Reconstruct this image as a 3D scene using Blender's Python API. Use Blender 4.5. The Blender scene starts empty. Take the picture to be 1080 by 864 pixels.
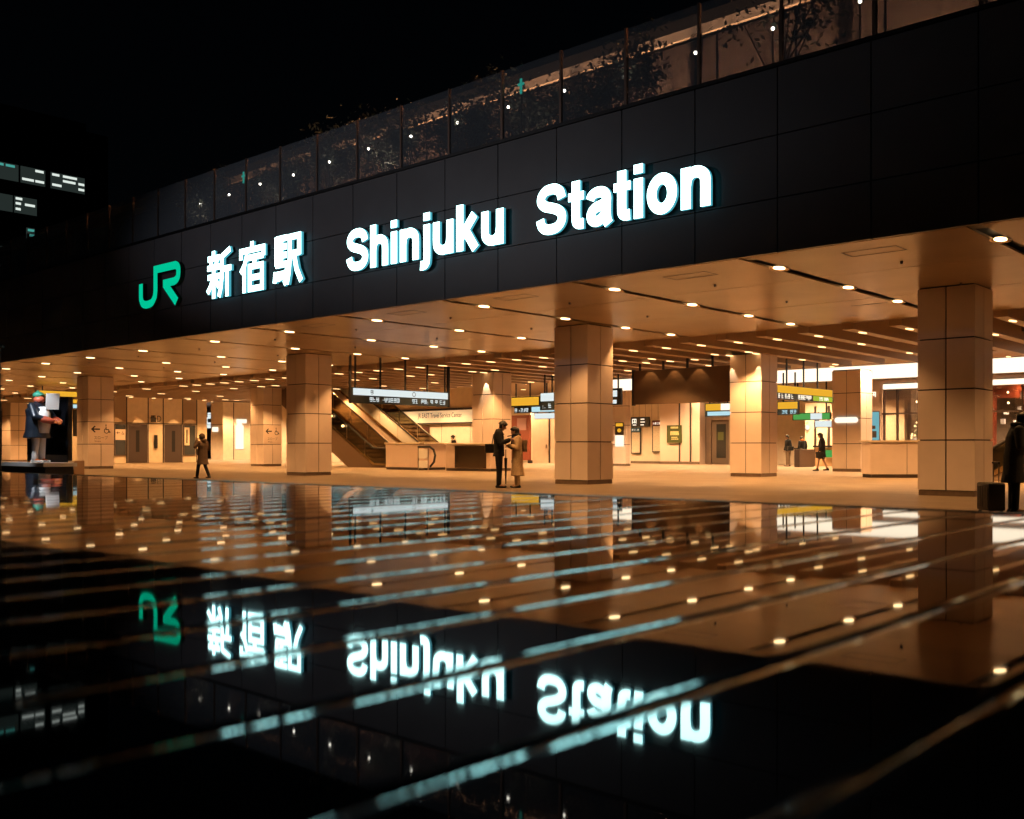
import bpy, bmesh, math, random
from mathutils import Vector, Matrix
R = math.radians
PI = math.pi
random.seed(11)
sc = bpy.context.scene
col = sc.collection

# ------------------------------------------------------------------ materials
def mat(name, base=(.5, .5, .5), rough=.5, metal=0., spec=.5, ior=1.5, emit=None, es=0., noise=None, bump=None, alpha=None):
    m = bpy.data.materials.new(name); m.use_nodes = True
    nt = m.node_tree; b = nt.nodes['Principled BSDF']
    b.inputs['Base Color'].default_value = (*base, 1)
    b.inputs['Roughness'].default_value = rough
    b.inputs['Metallic'].default_value = metal
    b.inputs['IOR'].default_value = ior
    b.inputs['Specular IOR Level'].default_value = spec
    if emit:
        b.inputs['Emission Color'].default_value = (*emit, 1); b.inputs['Emission Strength'].default_value = es
    tc = nt.nodes.new('ShaderNodeTexCoord')
    if noise:
        sc_, lo, hi = noise[:3]
        n = nt.nodes.new('ShaderNodeTexNoise'); n.inputs['Scale'].default_value = sc_; n.inputs['Detail'].default_value = 5
        nt.links.new(tc.outputs['Object'], n.inputs['Vector'])
        r = nt.nodes.new('ShaderNodeMapRange'); r.inputs['From Min'].default_value = .3; r.inputs['From Max'].default_value = .7
        r.inputs['To Min'].default_value = lo; r.inputs['To Max'].default_value = hi
        nt.links.new(n.outputs['Fac'], r.inputs['Value'])
        mx = nt.nodes.new('ShaderNodeMix'); mx.data_type = 'RGBA'; mx.blend_type = 'MULTIPLY'; mx.inputs['Factor'].default_value = 1
        mx.inputs['A'].default_value = (*base, 1)
        nt.links.new(r.outputs['Result'], mx.inputs['B']); nt.links.new(mx.outputs['Result'], b.inputs['Base Color'])
    if bump:
        s2, st, di = bump
        n2 = nt.nodes.new('ShaderNodeTexNoise'); n2.inputs['Scale'].default_value = s2; n2.inputs['Detail'].default_value = 3
        nt.links.new(tc.outputs['Object'], n2.inputs['Vector'])
        bp = nt.nodes.new('ShaderNodeBump'); bp.inputs['Strength'].default_value = st; bp.inputs['Distance'].default_value = di
        nt.links.new(n2.outputs['Fac'], bp.inputs['Height']); nt.links.new(bp.outputs['Normal'], b.inputs['Normal'])
    return m

def glow(name, c, s):
    m = bpy.data.materials.new(name); m.use_nodes = True
    nt = m.node_tree; nt.nodes.clear()
    e = nt.nodes.new('ShaderNodeEmission'); o = nt.nodes.new('ShaderNodeOutputMaterial')
    e.inputs['Color'].default_value = (*c, 1); e.inputs['Strength'].default_value = s
    nt.links.new(e.outputs[0], o.inputs[0]); return m

def glassmat(name, tint, haze=.12, hazecol=(.3, .33, .38), gl=.06, rough=.03):
    m = bpy.data.materials.new(name); m.use_nodes = True
    nt = m.node_tree; nt.nodes.clear()
    t = nt.nodes.new('ShaderNodeBsdfTransparent'); t.inputs[0].default_value = (*tint, 1)
    d = nt.nodes.new('ShaderNodeBsdfDiffuse'); d.inputs[0].default_value = (*hazecol, 1)
    g = nt.nodes.new('ShaderNodeBsdfGlossy'); g.inputs['Roughness'].default_value = rough
    a = nt.nodes.new('ShaderNodeMixShader'); a.inputs[0].default_value = haze
    b = nt.nodes.new('ShaderNodeMixShader'); b.inputs[0].default_value = gl
    o = nt.nodes.new('ShaderNodeOutputMaterial')
    nt.links.new(t.outputs[0], a.inputs[1]); nt.links.new(d.outputs[0], a.inputs[2])
    nt.links.new(a.outputs[0], b.inputs[1]); nt.links.new(g.outputs[0], b.inputs[2]); nt.links.new(b.outputs[0], o.inputs[0])
    return m

M = {}
M['stone'] = mat('column_stone', (.70, .58, .52), .34, noise=(2.5, .955, 1.03))
M['joint'] = mat('dark_joint', (.03, .022, .018), .7)
M['plinth'] = mat('plinth_stone', (.16, .11, .08), .35, noise=(9, .8, 1.1))
M['soffit'] = mat('soffit_panel', (.37, .265, .165), .26, spec=.5, noise=(.7, .9, 1.05), bump=(1.2, .10, .02))
M['slot'] = mat('slot_black', (.012, .010, .009), .6)
M['beam'] = mat('ceiling_beam_paint', (.30, .21, .14), .45)
M['fascia'] = mat('fascia_panel', (.13, .125, .135), .42, noise=(.5, .8, 1.15))
M['cream'] = mat('cream_wall', (.68, .57, .44), .5, noise=(3, .93, 1.05))
M['creamp'] = mat('pink_cream_panel', (.62, .48, .40), .35)
M['steel'] = mat('brushed_steel', (.42, .36, .32), .3, metal=1., noise=(2, .85, 1.1))
M['dsteel'] = mat('dark_steel', (.13, .105, .10), .32, metal=.9)
M['black'] = mat('black_paint', (.008, .008, .009), .35)
M['rubber'] = mat('black_rubber', (.012, .012, .012), .5)
M['white'] = mat('white_paint', (.75, .72, .68), .4)
M['brown'] = mat('brown_screen', (.075, .042, .022), .6, noise=(2, .85, 1.1))
M['post'] = mat('bronze_post', (.20, .13, .10), .4, metal=.6)
M['glass'] = glassmat('railing_glass', (.84, .86, .88), .15, (.56, .62, .70), .06)  # bluish diffuse haze stands in for the city's reflection
M['glass2'] = glassmat('inner_glass', (.24, .24, .26), .12, (.12, .12, .13), .05)
M['wglass'] = glassmat('window_glass', (.90, .90, .90), .003, (.4, .4, .4), .07)
M['bal'] = glassmat('balustrade_glass', (.42, .37, .26), .05, (.2, .17, .10), .10)
M['gold'] = mat('escalator_brass', (.55, .40, .20), .22, metal=1.)
M['letter'] = glow('letter_light', (.54, 1., .98), 5.4)
M['lside'] = glow('letter_return_light', (.14, .80, 1.0), .42)
M['green'] = glow('green_letter_light', (.0, .40, .22), 1.15)
M['gside'] = mat('green_letter_return', (.01, .12, .07), .4)
M['lamp'] = glow('warm_lamp', (1., .66, .32), 5.5)
M['lampstrip'] = glow('warm_lamp_strip', (1., .60, .24), 3.2)
M['trim'] = mat('lamp_trim', (.62, .42, .22), .25, metal=.7)
M['wlight'] = glow('white_light_band', (1., .84, .62), 1.35)
M['signw'] = glow('white_sign_face', (.86, .95, .94), .75)
M['signw2'] = glow('white_sign_warm', (1., .86, .66), 1.15)
M['signy'] = glow('yellow_sign_face', (1., .50, .035), .72)
M['signt'] = glow('teal_sign_marks', (.55, .85, .92), .75)
M['signd'] = mat('sign_dark_face', (.012, .018, .024), .3)
M['signg'] = glow('green_sign_face', (.10, .42, .09), .7)
M['signlime'] = glow('lime_sign_face', (.45, .60, .05), .7)
M['poster'] = mat('green_poster', (.045, .055, .008), .5)
M['posterink'] = mat('poster_ink', (.55, .50, .25), .5)
M['paper'] = mat('notice_paper', (.70, .60, .46), .5, noise=(14, .78, 1.08))
M['ink'] = mat('dark_ink', (.02, .015, .012), .5)
M['red'] = mat('red_brown_panel', (.16, .03, .012), .4)
M['skin'] = mat('skin', (.42, .24, .16), .5)
M['hair'] = mat('black_hair', (.007, .006, .006), .45)
M['leaf'] = mat('shrub_leaf', (.12, .125, .085), .5)
M['bark'] = mat('bark', (.05, .035, .025), .8)
M['darkbuild'] = mat('night_facade', (.02, .02, .022), .6)
M['woffice'] = glow('office_window_white', (.85, .95, .88), .75)
M['wteal'] = glow('office_window_teal', (.10, .55, .48), .5)
M['wdim'] = glow('office_window_dim', (.30, .42, .38), .05)
M['deckwall'] = mat('deck_wall', (.45, .36, .28), .6)
M['pearl'] = glow('small_globe_light', (1., .90, .74), 12)
M['tealreflect'] = glow('teal_reflection_glow', (.05, .8, .6), .45)

def cloth(name, c): 
    return mat(name, c, .85, spec=.25, noise=(25, .8, 1.15))

# ------------------------------------------------------------------ object helpers
def org(o):
    v = Vector((0, 0, 0))
    while o is not None:
        v += o.location; o = o.parent
    return v

def tag(o, label=None, cat=None, group=None, kind=None):
    if label: o['label'] = label
    if cat: o['category'] = cat
    if group: o['group'] = group
    if kind: o['kind'] = kind
    return o

def thing(name, loc, label, cat, group=None, rz=0.):
    o = bpy.data.objects.new(name, None); col.objects.link(o)
    o.location = loc; o.rotation_euler = (0, 0, rz); o.empty_display_size = .2
    return tag(o, label, cat, group)

def copy_tree(o, parent=None):
    c = o.copy(); col.objects.link(c)
    if parent is not None: c.parent = parent
    for ch in o.children: copy_tree(ch, c)
    return c

class MB:
    def __init__(s): s.v = []; s.f = []; s.m = []
    def add(s, vs, fs, mi=0):
        n = len(s.v); s.v += [tuple(p) for p in vs]
        for f in fs: s.f.append([i + n for i in f]); s.m.append(mi)
        return s
    def box(s, x0, x1, y0, y1, z0, z1, mi=0):
        return s.add([(x0, y0, z0), (x1, y0, z0), (x1, y1, z0), (x0, y1, z0), (x0, y0, z1), (x1, y0, z1), (x1, y1, z1), (x0, y1, z1)],
                     [(3, 2, 1, 0), (4, 5, 6, 7), (0, 1, 5, 4), (1, 2, 6, 5), (2, 3, 7, 6), (3, 0, 4, 7)], mi)
    def cyl(s, p0, p1, r0, r1=None, n=12, mi=0):
        r1 = r0 if r1 is None else r1
        p0 = Vector(p0); p1 = Vector(p1); d = (p1 - p0).normalized()
        a = d.orthogonal().normalized(); b = d.cross(a)
        vs = [p0 + (a * math.cos(2 * PI * i / n) + b * math.sin(2 * PI * i / n)) * r0 for i in range(n)]
        vs += [p1 + (a * math.cos(2 * PI * i / n) + b * math.sin(2 * PI * i / n)) * r1 for i in range(n)]
        fs = [(i, (i + 1) % n, n + (i + 1) % n, n + i) for i in range(n)] + [tuple(range(n - 1, -1, -1)), tuple(range(n, 2 * n))]
        return s.add(vs, fs, mi)
    def capsule(s, p0, r0, p1, r1, n=10, mi=0):
        p0 = Vector(p0); p1 = Vector(p1); d = p1 - p0
        d = d.normalized() if d.length > 1e-6 else Vector((0, 0, 1))
        a = d.orthogonal().normalized(); b = d.cross(a)
        rings = []
        for k in (-80, -50, -20, 0): rings.append((p0 + d * r0 * math.sin(R(k)), r0 * math.cos(R(k))))
        for k in (0, 20, 50, 80): rings.append((p1 + d * r1 * math.sin(R(k)), r1 * math.cos(R(k))))
        return s.rings([[c + (a * math.cos(2 * PI * i / n) + b * math.sin(2 * PI * i / n)) * r for i in range(n)] for c, r in rings], mi)
    def rings(s, rs, mi=0):
        n = len(rs[0]); vs = [p for r in rs for p in r]; fs = []
        for k in range(len(rs) - 1):
            for i in range(n):
                fs.append((k * n + i, k * n + (i + 1) % n, (k + 1) * n + (i + 1) % n, (k + 1) * n + i))
        fs.append(tuple(range(n - 1, -1, -1))); fs.append(tuple(range((len(rs) - 1) * n, len(rs) * n)))
        return s.add(vs, fs, mi)
    def loft(s, prof, n=18, mi=0):           # prof: (cx, cy, z, rx, ry)
        return s.rings([[(cx + rx * math.cos(2 * PI * i / n), cy + ry * math.sin(2 * PI * i / n), z) for i in range(n)] for cx, cy, z, rx, ry in prof], mi)
    def ell(s, c, rx, ry, rz, n=14, k=9, mi=0, rot=None):
        rs = []
        for j in range(k):
            t = -PI / 2 + PI * (j + .5) / k
            ring = []
            for i in range(n):
                p = Vector((rx * math.cos(t) * math.cos(2 * PI * i / n), ry * math.cos(t) * math.sin(2 * PI * i / n), rz * math.sin(t)))
                if rot is not None: p = rot @ p
                ring.append(Vector(c) + p)
            rs.append(ring)
        return s.rings(rs, mi)
    def build(s, name, mats, parent=None, smooth=False, bevel=0., local=False, remesh=0.):
        me = bpy.data.meshes.new(name)
        o0 = Vector((0, 0, 0)) if (parent is None or local) else org(parent)
        me.from_pydata([(p[0] - o0.x, p[1] - o0.y, p[2] - o0.z) for p in s.v], [], s.f)
        if not isinstance(mats, (list, tuple)): mats = [mats]
        for m in mats: me.materials.append(m)
        for p, i in zip(me.polygons, s.m): p.material_index = i; p.use_smooth = smooth
        me.update()
        bm = bmesh.new(); bm.from_mesh(me); bmesh.ops.recalc_face_normals(bm, faces=bm.faces)
        if bevel:
            bmesh.ops.bevel(bm, geom=list(bm.edges), offset=bevel, segments=2, affect='EDGES', profile=.6)
        bm.to_mesh(me); bm.free()
        o = bpy.data.objects.new(name, me); col.objects.link(o)
        if remesh:
            md = o.modifiers.new('r', 'REMESH'); md.mode = 'VOXEL'; md.voxel_size = remesh; md.use_smooth_shade = True
            sm = o.modifiers.new('s', 'SMOOTH'); sm.factor = .5; sm.iterations = 2
            dg = bpy.context.evaluated_depsgraph_get(); dg.update()
            nm = bpy.data.meshes.new_from_object(o.evaluated_get(dg))
            o.modifiers.clear(); o.data = nm; nm.name = name
            if not nm.materials:
                for m in mats: nm.materials.append(m)
            for p in nm.polygons: p.use_smooth = True
            bpy.data.meshes.remove(me)
        if parent is not None: o.parent = parent
        return o

def struct(o): o['kind'] = 'structure'; return o

def catmull(pts, n=6, closed=False):
    out = []; L = len(pts)
    rng = range(L) if closed else range(L - 1)
    for i in rng:
        g = (lambda j: pts[j % L]) if closed else (lambda j: pts[max(0, min(L - 1, j))])
        p0, p1, p2, p3 = g(i - 1), g(i), g(i + 1), g(i + 2)
        for k in range(n):
            t = k / n
            out.append(tuple(.5 * ((2 * p1[a]) + (-p0[a] + p2[a]) * t + (2 * p0[a] - 5 * p1[a] + 4 * p2[a] - p3[a]) * t * t + (-p0[a] + 3 * p1[a] - 3 * p2[a] + p3[a]) * t ** 3) for a in (0, 1)))
    if not closed: out.append(tuple(pts[-1]))
    return out

def stroke(mb, pts, wd, place, d0, d1, closed=False, mi=(0, 1, 2)):
    """A stroke of width wd along 2-D pts, given depth from d0 (front) to d1 (back)."""
    L = len(pts); P = [Vector(p) for p in pts]; off = []
    for i in range(L):
        if closed: a, b = P[i] - P[i - 1], P[(i + 1) % L] - P[i]
        else:
            a = P[i] - P[i - 1] if i else P[1] - P[0]
            b = P[i + 1] - P[i] if i < L - 1 else P[-1] - P[-2]
        a = a.normalized(); b = b.normalized()
        na = Vector((-a.y, a.x)); nb = Vector((-b.y, b.x)); n = na + nb
        n = n.normalized() if n.length > 1e-4 else na
        off.append(n * (wd / 2) / max(.5, n.dot(na)))
    vs = []
    for d in (d0, d1):
        for sgn in (1, -1):
            for i in range(L): q = P[i] + off[i] * sgn; vs.append(place(q.x, q.y, d))
    A, B, C, D = 0, L, 2 * L, 3 * L
    front = []; rest = []; back = []
    for i in range(L if closed else L - 1):
        j = (i + 1) % L
        front.append((A + i, B + i, B + j, A + j))
        back.append((C + i, C + j, D + j, D + i)); rest += [(A + i, A + j, C + j, C + i), (B + i, D + i, D + j, B + j)]
    if not closed:
        rest += [(A, C, D, B), (A + L - 1, B + L - 1, D + L - 1, C + L - 1)]
    n0 = len(mb.v); mb.add(vs, [], 0)
    for f in front: mb.f.append([i + n0 for i in f]); mb.m.append(mi[0])
    for f in rest: mb.f.append([i + n0 for i in f]); mb.m.append(mi[1])
    for f in back: mb.f.append([i + n0 for i in f]); mb.m.append(mi[-1])

def text_mb(mb, body, place, w, h, mi=0):
    """Letters of the built-in font fitted into a w by h box (origin lower left), laid out by place(x, y)."""
    c = bpy.data.curves.new('t', 'FONT'); c.body = body; c.size = 1; c.resolution_u = 3
    o = bpy.data.objects.new('t', c); col.objects.link(o)
    dg = bpy.context.evaluated_depsgraph_get(); dg.update()
    me = bpy.data.meshes.new_from_object(o.evaluated_get(dg))
    vs = [v.co.copy() for v in me.vertices]; fs = [list(p.vertices) for p in me.polygons]
    bpy.data.objects.remove(o); bpy.data.curves.remove(c); bpy.data.meshes.remove(me)
    if not vs: return mb
    x0 = min(v.x for v in vs); x1 = max(v.x for v in vs); y0 = min(v.y for v in vs); y1 = max(v.y for v in vs)
    return mb.add([place((v.x - x0) / (x1 - x0) * w, (v.y - y0) / (y1 - y0) * h) for v in vs], fs, mi)

def spot(name, loc, power, parent=None, size=92, blend=.55, c=(1., .50, .17), rad=.06, tgt=None):
    l = bpy.data.lights.new(name, 'SPOT'); l.energy = power; l.color = c; l.spot_size = R(size); l.spot_blend = blend; l.shadow_soft_size = rad
    o = bpy.data.objects.new(name, l); col.objects.link(o)
    if parent is not None: o.parent = parent; o.location = Vector(loc) - org(parent)
    else: o.location = loc
    if tgt is not None: o.rotation_euler = (Vector(tgt) - Vector(loc)).to_track_quat('-Z', 'Y').to_euler()
    return o

# ------------------------------------------------------------------ ground
gm = bpy.data.materials.new('plaza_paving'); gm.use_nodes = True
nt = gm.node_tree; b = nt.nodes['Principled BSDF']
tc = nt.nodes.new('ShaderNodeTexCoord')
mp = nt.nodes.new('ShaderNodeMapping'); mp.inputs['Scale'].default_value = (1, 1, 1)
br = nt.nodes.new('ShaderNodeTexBrick'); br.inputs['Scale'].default_value = 1.; br.inputs['Brick Width'].default_value = 1.2; br.inputs['Row Height'].default_value = .6
br.inputs['Mortar Size'].default_value = .010; br.inputs['Color1'].default_value = (.205, .150, .10, 1); br.inputs['Color2'].default_value = (.155, .114, .076, 1); br.inputs['Mortar'].default_value = (.09, .065, .045, 1)
nz = nt.nodes.new('ShaderNodeTexNoise'); nz.inputs['Scale'].default_value = .6; nz.inputs['Detail'].default_value = 6
mr = nt.nodes.new('ShaderNodeMapRange'); mr.inputs['To Min'].default_value = .7; mr.inputs['To Max'].default_value = 1.2
mx = nt.nodes.new('ShaderNodeMix'); mx.data_type = 'RGBA'; mx.blend_type = 'MULTIPLY'; mx.inputs['Factor'].default_value = 1
nt.links.new(tc.outputs['Object'], mp.inputs['Vector']); nt.links.new(mp.outputs[0], br.inputs['Vector']); nt.links.new(mp.outputs[0], nz.inputs['Vector'])
nt.links.new(nz.outputs['Fac'], mr.inputs['Value']); nt.links.new(br.outputs['Color'], mx.inputs['A']); nt.links.new(mr.outputs['Result'], mx.inputs['B'])
nt.links.new(mx.outputs['Result'], b.inputs['Base Color']); b.inputs['Roughness'].default_value = .42
g = MB(); g.add([(-600, -300, 0), (300, -300, 0), (300, 600, 0), (-600, 600, 0)], [(0, 1, 2, 3)])
struct(g.build('ground', gm))

# ------------------------------------------------------------------ station building
YF = 16.5; ZS = 4.55; ZT = 7.87
XL, XR = -97.0, 8.0
bld = thing('station_building', (-30, 30, 0), 'long black-fronted station building with a warm lit open hall below', 'station')
POSTX = [-5.09 - 1.708 * k for k in range(-7, 54)]
# fascia: separate panels with open dark joints on a backing
fa = MB()
rows = [(4.55, 5.52), (5.52, 6.65), (6.65, 7.87)]
for i in range(len(POSTX) - 1):
    x1, x0 = POSTX[i], POSTX[i + 1]
    for z0, z1 in rows:
        fa.box(x0 + .012, x1 - .012, YF + random.uniform(0, .004), YF + .09, z0 + (.0 if z0 < 4.6 else .010), z1 - .010)
fa.build('fascia', M['fascia'], bld)
k = MB(); k.box(XL, XR, YF + .095, YF + .5, ZS + .02, ZT - .03); k.build('fascia_backing', M['black'], bld)
k = MB(); k.box(XL, XR, YF - .03, YF + .45, ZT, ZT + .07); k.build('coping', M['black'], bld)
k = MB(); k.box(XL, XR, YF + .51, 60, 7.3, 7.6); k.build('deck_floor', mat('deck_floor', (.2, .18, .16), .7), bld)
# flat soffit: panels between lamp slots
SLOT = [2.9, -1.15, -5.2, -9.24, -13.2, -17.2, -21.28, -25.35, -29.5, -34.3, -38.45, -42.5, -46.6, -50.5, -54.5, -58.7, -62.8, -66.9, -71, -75, -79, -83, -87, -91]
YS = [16.62, 19.6, 23.1, 27.2]
so = MB()
ed = [XR] + SLOT + [XL]
for i in range(len(ed) - 1):
    xa, xb = ed[i + 1] + .12, ed[i] - .12
    for j in range(3):
        so.box(xa, xb, YS[j] + .012, YS[j + 1] - .012, ZS + random.uniform(0, .003), ZS + .04)
so.build('soffit', M['soffit'], bld)
k = MB(); k.box(XL, XR, YF + .505, 27.19, ZS + .12, ZS + .3); k.build('slot_backing', M['slot'], bld)
k = MB(); k.box(XL, XR, 27.22, 62, 5.02, 5.25); k.box(XL, XR, 27.19, 27.24, ZS - .01, 5.02); k.build('hall_ceiling', M['beam'], bld)
# access hatches: thin dark frames in the soffit
def hatch(x, y, w=1.0, h=.5):
    m = MB(); t = .02; z = ZS - .004
    m.box(x - w / 2, x + w / 2, y - h / 2, y - h / 2 + t, z, z + .003); m.box(x - w / 2, x + w / 2, y + h / 2 - t, y + h / 2, z, z + .003)
    m.box(x - w / 2, x - w / 2 + t, y - h / 2 + t, y + h / 2 - t, z, z + .003); m.box(x + w / 2 - t, x + w / 2, y - h / 2 + t, y + h / 2 - t, z, z + .003)
    m.build('ceiling_hatch', M['joint'], bld)
for x, y in ((-11.0, 17.6), (-15.6, 17.4), (-19.5, 17.5), (-23.4, 17.6), (-7.2, 17.6), (-3.0, 17.5)): hatch(x, y)
k = MB(); k.box(-10.4, -9.5, 24.0, 24.06, ZS - .005, ZS - .001); k.build('ceiling_hatch', M['slot'], bld)
# sprinkler heads and small ceiling cameras in the flat soffit
for i, x in enumerate((-7.2, -11.2, -15.2, -19.3, -23.3, -27.4, -32.0, -36.4, -40.5)):
    for y in (18.9, 22.2):
        t = thing('sprinkler', (x, y, ZS), 'tiny steel sprinkler head in the flat soffit between two lamp slots', 'sprinkler', 'sprinkler heads in the soffit')
        k = MB(); k.cyl((x, y, ZS - .05), (x, y, ZS - .001), .02, .035, n=8); k.build('head', M['dsteel'], t)
# beams under the raised hall ceiling
bm0 = None
bx = 6.9
nb = 0
while bx > -96:
    if bm0 is None:
        m = MB(); m.box(-.17, .17, 27.26 - 30, 39.6 - 30, 4.37, 5.0); bm0 = m.build('ceiling_beam', M['beam'], bld, local=True); bm0.location.x = bx + 30; o = bm0
    else:
        o = bm0.copy(); col.objects.link(o); o.location.x = bx + 30
    bx -= 1.343; nb += 1
# cross bands of the ceiling
for y in (33.4, 39.65):
    k = MB(); k.box(XL, XR, y, y + .5, 4.62, 5.01); k.build('cross_beam', M['beam'], bld)

# ------------------------------------------------------------------ downlights of the flat soffit
LROW = [18.0, 21.2, 24.0, 26.4]
RN = ['row along the black fascia', 'second row behind the fascia', 'third row behind the fascia', 'row beside the ceiling beams']
proto = thing('downlight', (SLOT[2], LROW[0], ZS), 'round warm downlight in the flat soffit, ' + RN[0], 'ceiling light', 'downlights in the flat soffit slots')
m = MB(); n = 16
m.add([(SLOT[2] + .095 * math.cos(2 * PI * i / 20), LROW[0] + .165 * math.sin(2 * PI * i / 20), z) for z in (ZS - .012, ZS + .01) for i in range(20)], [tuple(range(19, -1, -1)), tuple(range(20, 40))] + [(i, (i + 1) % 20, 20 + (i + 1) % 20, 20 + i) for i in range(20)])
m.build('lamp', M['lamp'], proto)
m = MB()
for i in range(18):
    a0, a1 = 2 * PI * i / 18, 2 * PI * (i + 1) / 18
    def rp(a, r, z): return (SLOT[2] + r * math.cos(a) * .9 + .011 * math.cos(a), LROW[0] + r * 1.8 * math.sin(a), z)
    m.add([rp(a0, .108, ZS - .006), rp(a1, .108, ZS - .006), rp(a1, .165, ZS - .02), rp(a0, .165, ZS - .02)], [(0, 1, 2, 3)])
m.build('trim_ring', M['trim'], proto)
spot('lamp_light', (SLOT[2], LROW[0], ZS - .03), 300, proto)
LD = {}
def lampdata(j, x):
    key = (j, 0 if x > -7 else 1 if x > -11 else 2)
    if key not in LD:
        d = bpy.data.lights['lamp_light'].copy(); d.energy = (680, 400, 480, 760)[j] * (.50, .75, 1.)[key[1]]; d.spot_size = R((126, 96, 92, 92)[j]); LD[key] = d
    return LD[key]
first = True
for i, x in enumerate(SLOT[1:-4]):
    for j, y in enumerate(LROW):
        if first and x == SLOT[2] and j == 0:
            o = proto; first = False
        else:
            o = copy_tree(proto)
        for ch in o.children:
            if ch.type == 'LIGHT': ch.data = lampdata(j, x)
        o.location = (x, y, ZS); o['label'] = 'round warm downlight in the flat soffit, ' + RN[j]
# beam lights: slot lamps set into the beams' undersides
BR = [28.3, 31.4, 35.5, 38.4, 42.4, 47.0, 51.5]
bp = thing('beam_light', (0, 28, 4.37), 'elongated warm lamp under a ceiling beam of the hall', 'ceiling light', 'lamps under the hall beams')
m = MB()
def oval(mb, cx, cy, z, rx, ry, mi=0, n=18):
    vs = [(cx + rx * math.cos(2 * PI * i / n), cy + ry * math.sin(2 * PI * i / n), z) for i in range(n)]
    vs += [(a, b_, z + .012) for a, b_, _ in vs]
    mb.add(vs, [tuple(range(n - 1, -1, -1)), tuple(range(n, 2 * n))] + [(i, (i + 1) % n, n + (i + 1) % n, n + i) for i in range(n)], mi)
oval(m, 0, 28, 4.358, .075, .25); m.build('lamp', M['lampstrip'], bp)
bps = copy_tree(bp); spot('lamp_light', (0, 28, 4.34), 1050, bps, 120)
bl = []
bx = 6.9; c = 0
used = False; useds = False; deep = None
while bx > -80:
    for j, y in enumerate(BR):
        if bx > -3: continue
        lamp = (c % 3 == 0)
        if (j > 1 or bx < -50 or (j == 1 and c % 3 == 2)) and not lamp: continue
        if lamp:
            o = bps if not useds else copy_tree(bps); useds = True
        else:
            o = bp if not used else copy_tree(bp); used = True
        if lamp and j >= 4:
            for ch in o.children:
                if ch.type == 'LIGHT':
                    if deep is None: deep = ch.data.copy(); deep.energy = 2400; deep.color = (1., .60, .28)
                    ch.data = deep
        o.location = (bx, y, 4.37 if y < 39 else 5.01)
        o['label'] = ('elongated warm lamp under a hall beam, ' + ['row at the beam ends', 'second row in from the beam ends', 'third row in from the beam ends', 'fourth row in from the beam ends', 'deep row before the white light band', 'deep row behind the white light band', 'deepest row near the back wall'][j])
    bx -= 1.343; c += 1

# ------------------------------------------------------------------ columns
def column(x0, x1, y0, y1, top, label, zs=(.11, 1.21, 2.31, 3.41, 4.54)):
    t = thing('column', ((x0 + x1) / 2, (y0 + y1) / 2, 0), label, 'column', 'square stone columns')
    g_ = .015; cl = MB(); d = .03
    zz = list(zs); zz[-1] = top
    xm, ym = (x0 + x1) / 2, (y0 + y1) / 2
    for a, b_ in zip(zz[:-1], zz[1:]):
        for p, q in ((x0, xm), (xm, x1)):
            pa = p + (g_ if p != x0 else 0); qa = q - (g_ if q != x1 else 0)
            cl.box(pa, qa, y0, y0 + d, a + g_, b_ - g_); cl.box(pa, qa, y1 - d, y1, a + g_, b_ - g_)
        for p, q in ((y0 + d + .002, ym), (ym, y1 - d - .002)):
            pa = p + (g_ if p == ym else 0); qa = q - (g_ if q == ym else 0)
            cl.box(x0, x0 + d, pa, qa, a + g_, b_ - g_); cl.box(x1 - d, x1, pa, qa, a + g_, b_ - g_)
    cl.build('cladding', M['stone'], t)
    k = MB(); k.box(x0 + d + .005, x1 - d - .005, y0 + d + .005, y1 - d - .005, .0, top + .03); k.build('core', M['joint'], t)
    k = MB(); k.box(x0 + .015, x1 - .015, y0 + .015, y1 - .015, 0, zs[0] + .004); k.build('plinth', M['plinth'], t)
    return t
column(-8.18, -6.98, 22.4, 23.6, 4.54, 'nearest thick stone column, beside the person with the suitcase')
column(-18.58, -17.37, 22.4, 23.6, 4.54, 'stone column just to the right of the standing couple')
column(-31.74, -30.54, 22.4, 23.6, 4.54, 'stone column in front of the escalator')
column(-49.3, -48.1, 22.4, 23.7, 4.54, 'stone column with a slope sign beside the dark display box')
column(-48.6, -47.35, 31.9, 33.1, 4.40, 'stone column with a slope sign under the escalator')
column(-31.6, -30.31, 32.3, 33.5, 4.40, 'stone column with one bright lamp streak behind the couple')
column(-18.52, -17.27, 32.3, 33.5, 4.40, 'stone column with two bright lamp streaks beside the brown screen')
column(-19.04, -17.75, 42, 43.2, 4.40, 'stone column carrying a small glowing oblong sign')
column(-35.0, -33.3, 46.5, 46.95, 4.95, 'shallow stone pier with two small posters on its face')
column(-79.0, -77.4, 30.2, 31.4, 4.40, 'farthest stone column, left of the statue')
# scalloping lamps close in front of two columns
for x, y, p in ((-30.72, 32.14, 200), (-18.44, 32.14, 90), (-17.38, 32.14, 90)):
    o = copy_tree(bp); o.location = (x, y, 4.37); o['label'] = 'small lamp grazing the face of a stone column'; o['group'] = 'lamps grazing the columns'
    spot('lamp_light', (x, y, 4.33), p, o, 38, .08, rad=.012, tgt=(x, y + .08, 2.4), c=(1., .68, .38))

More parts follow.
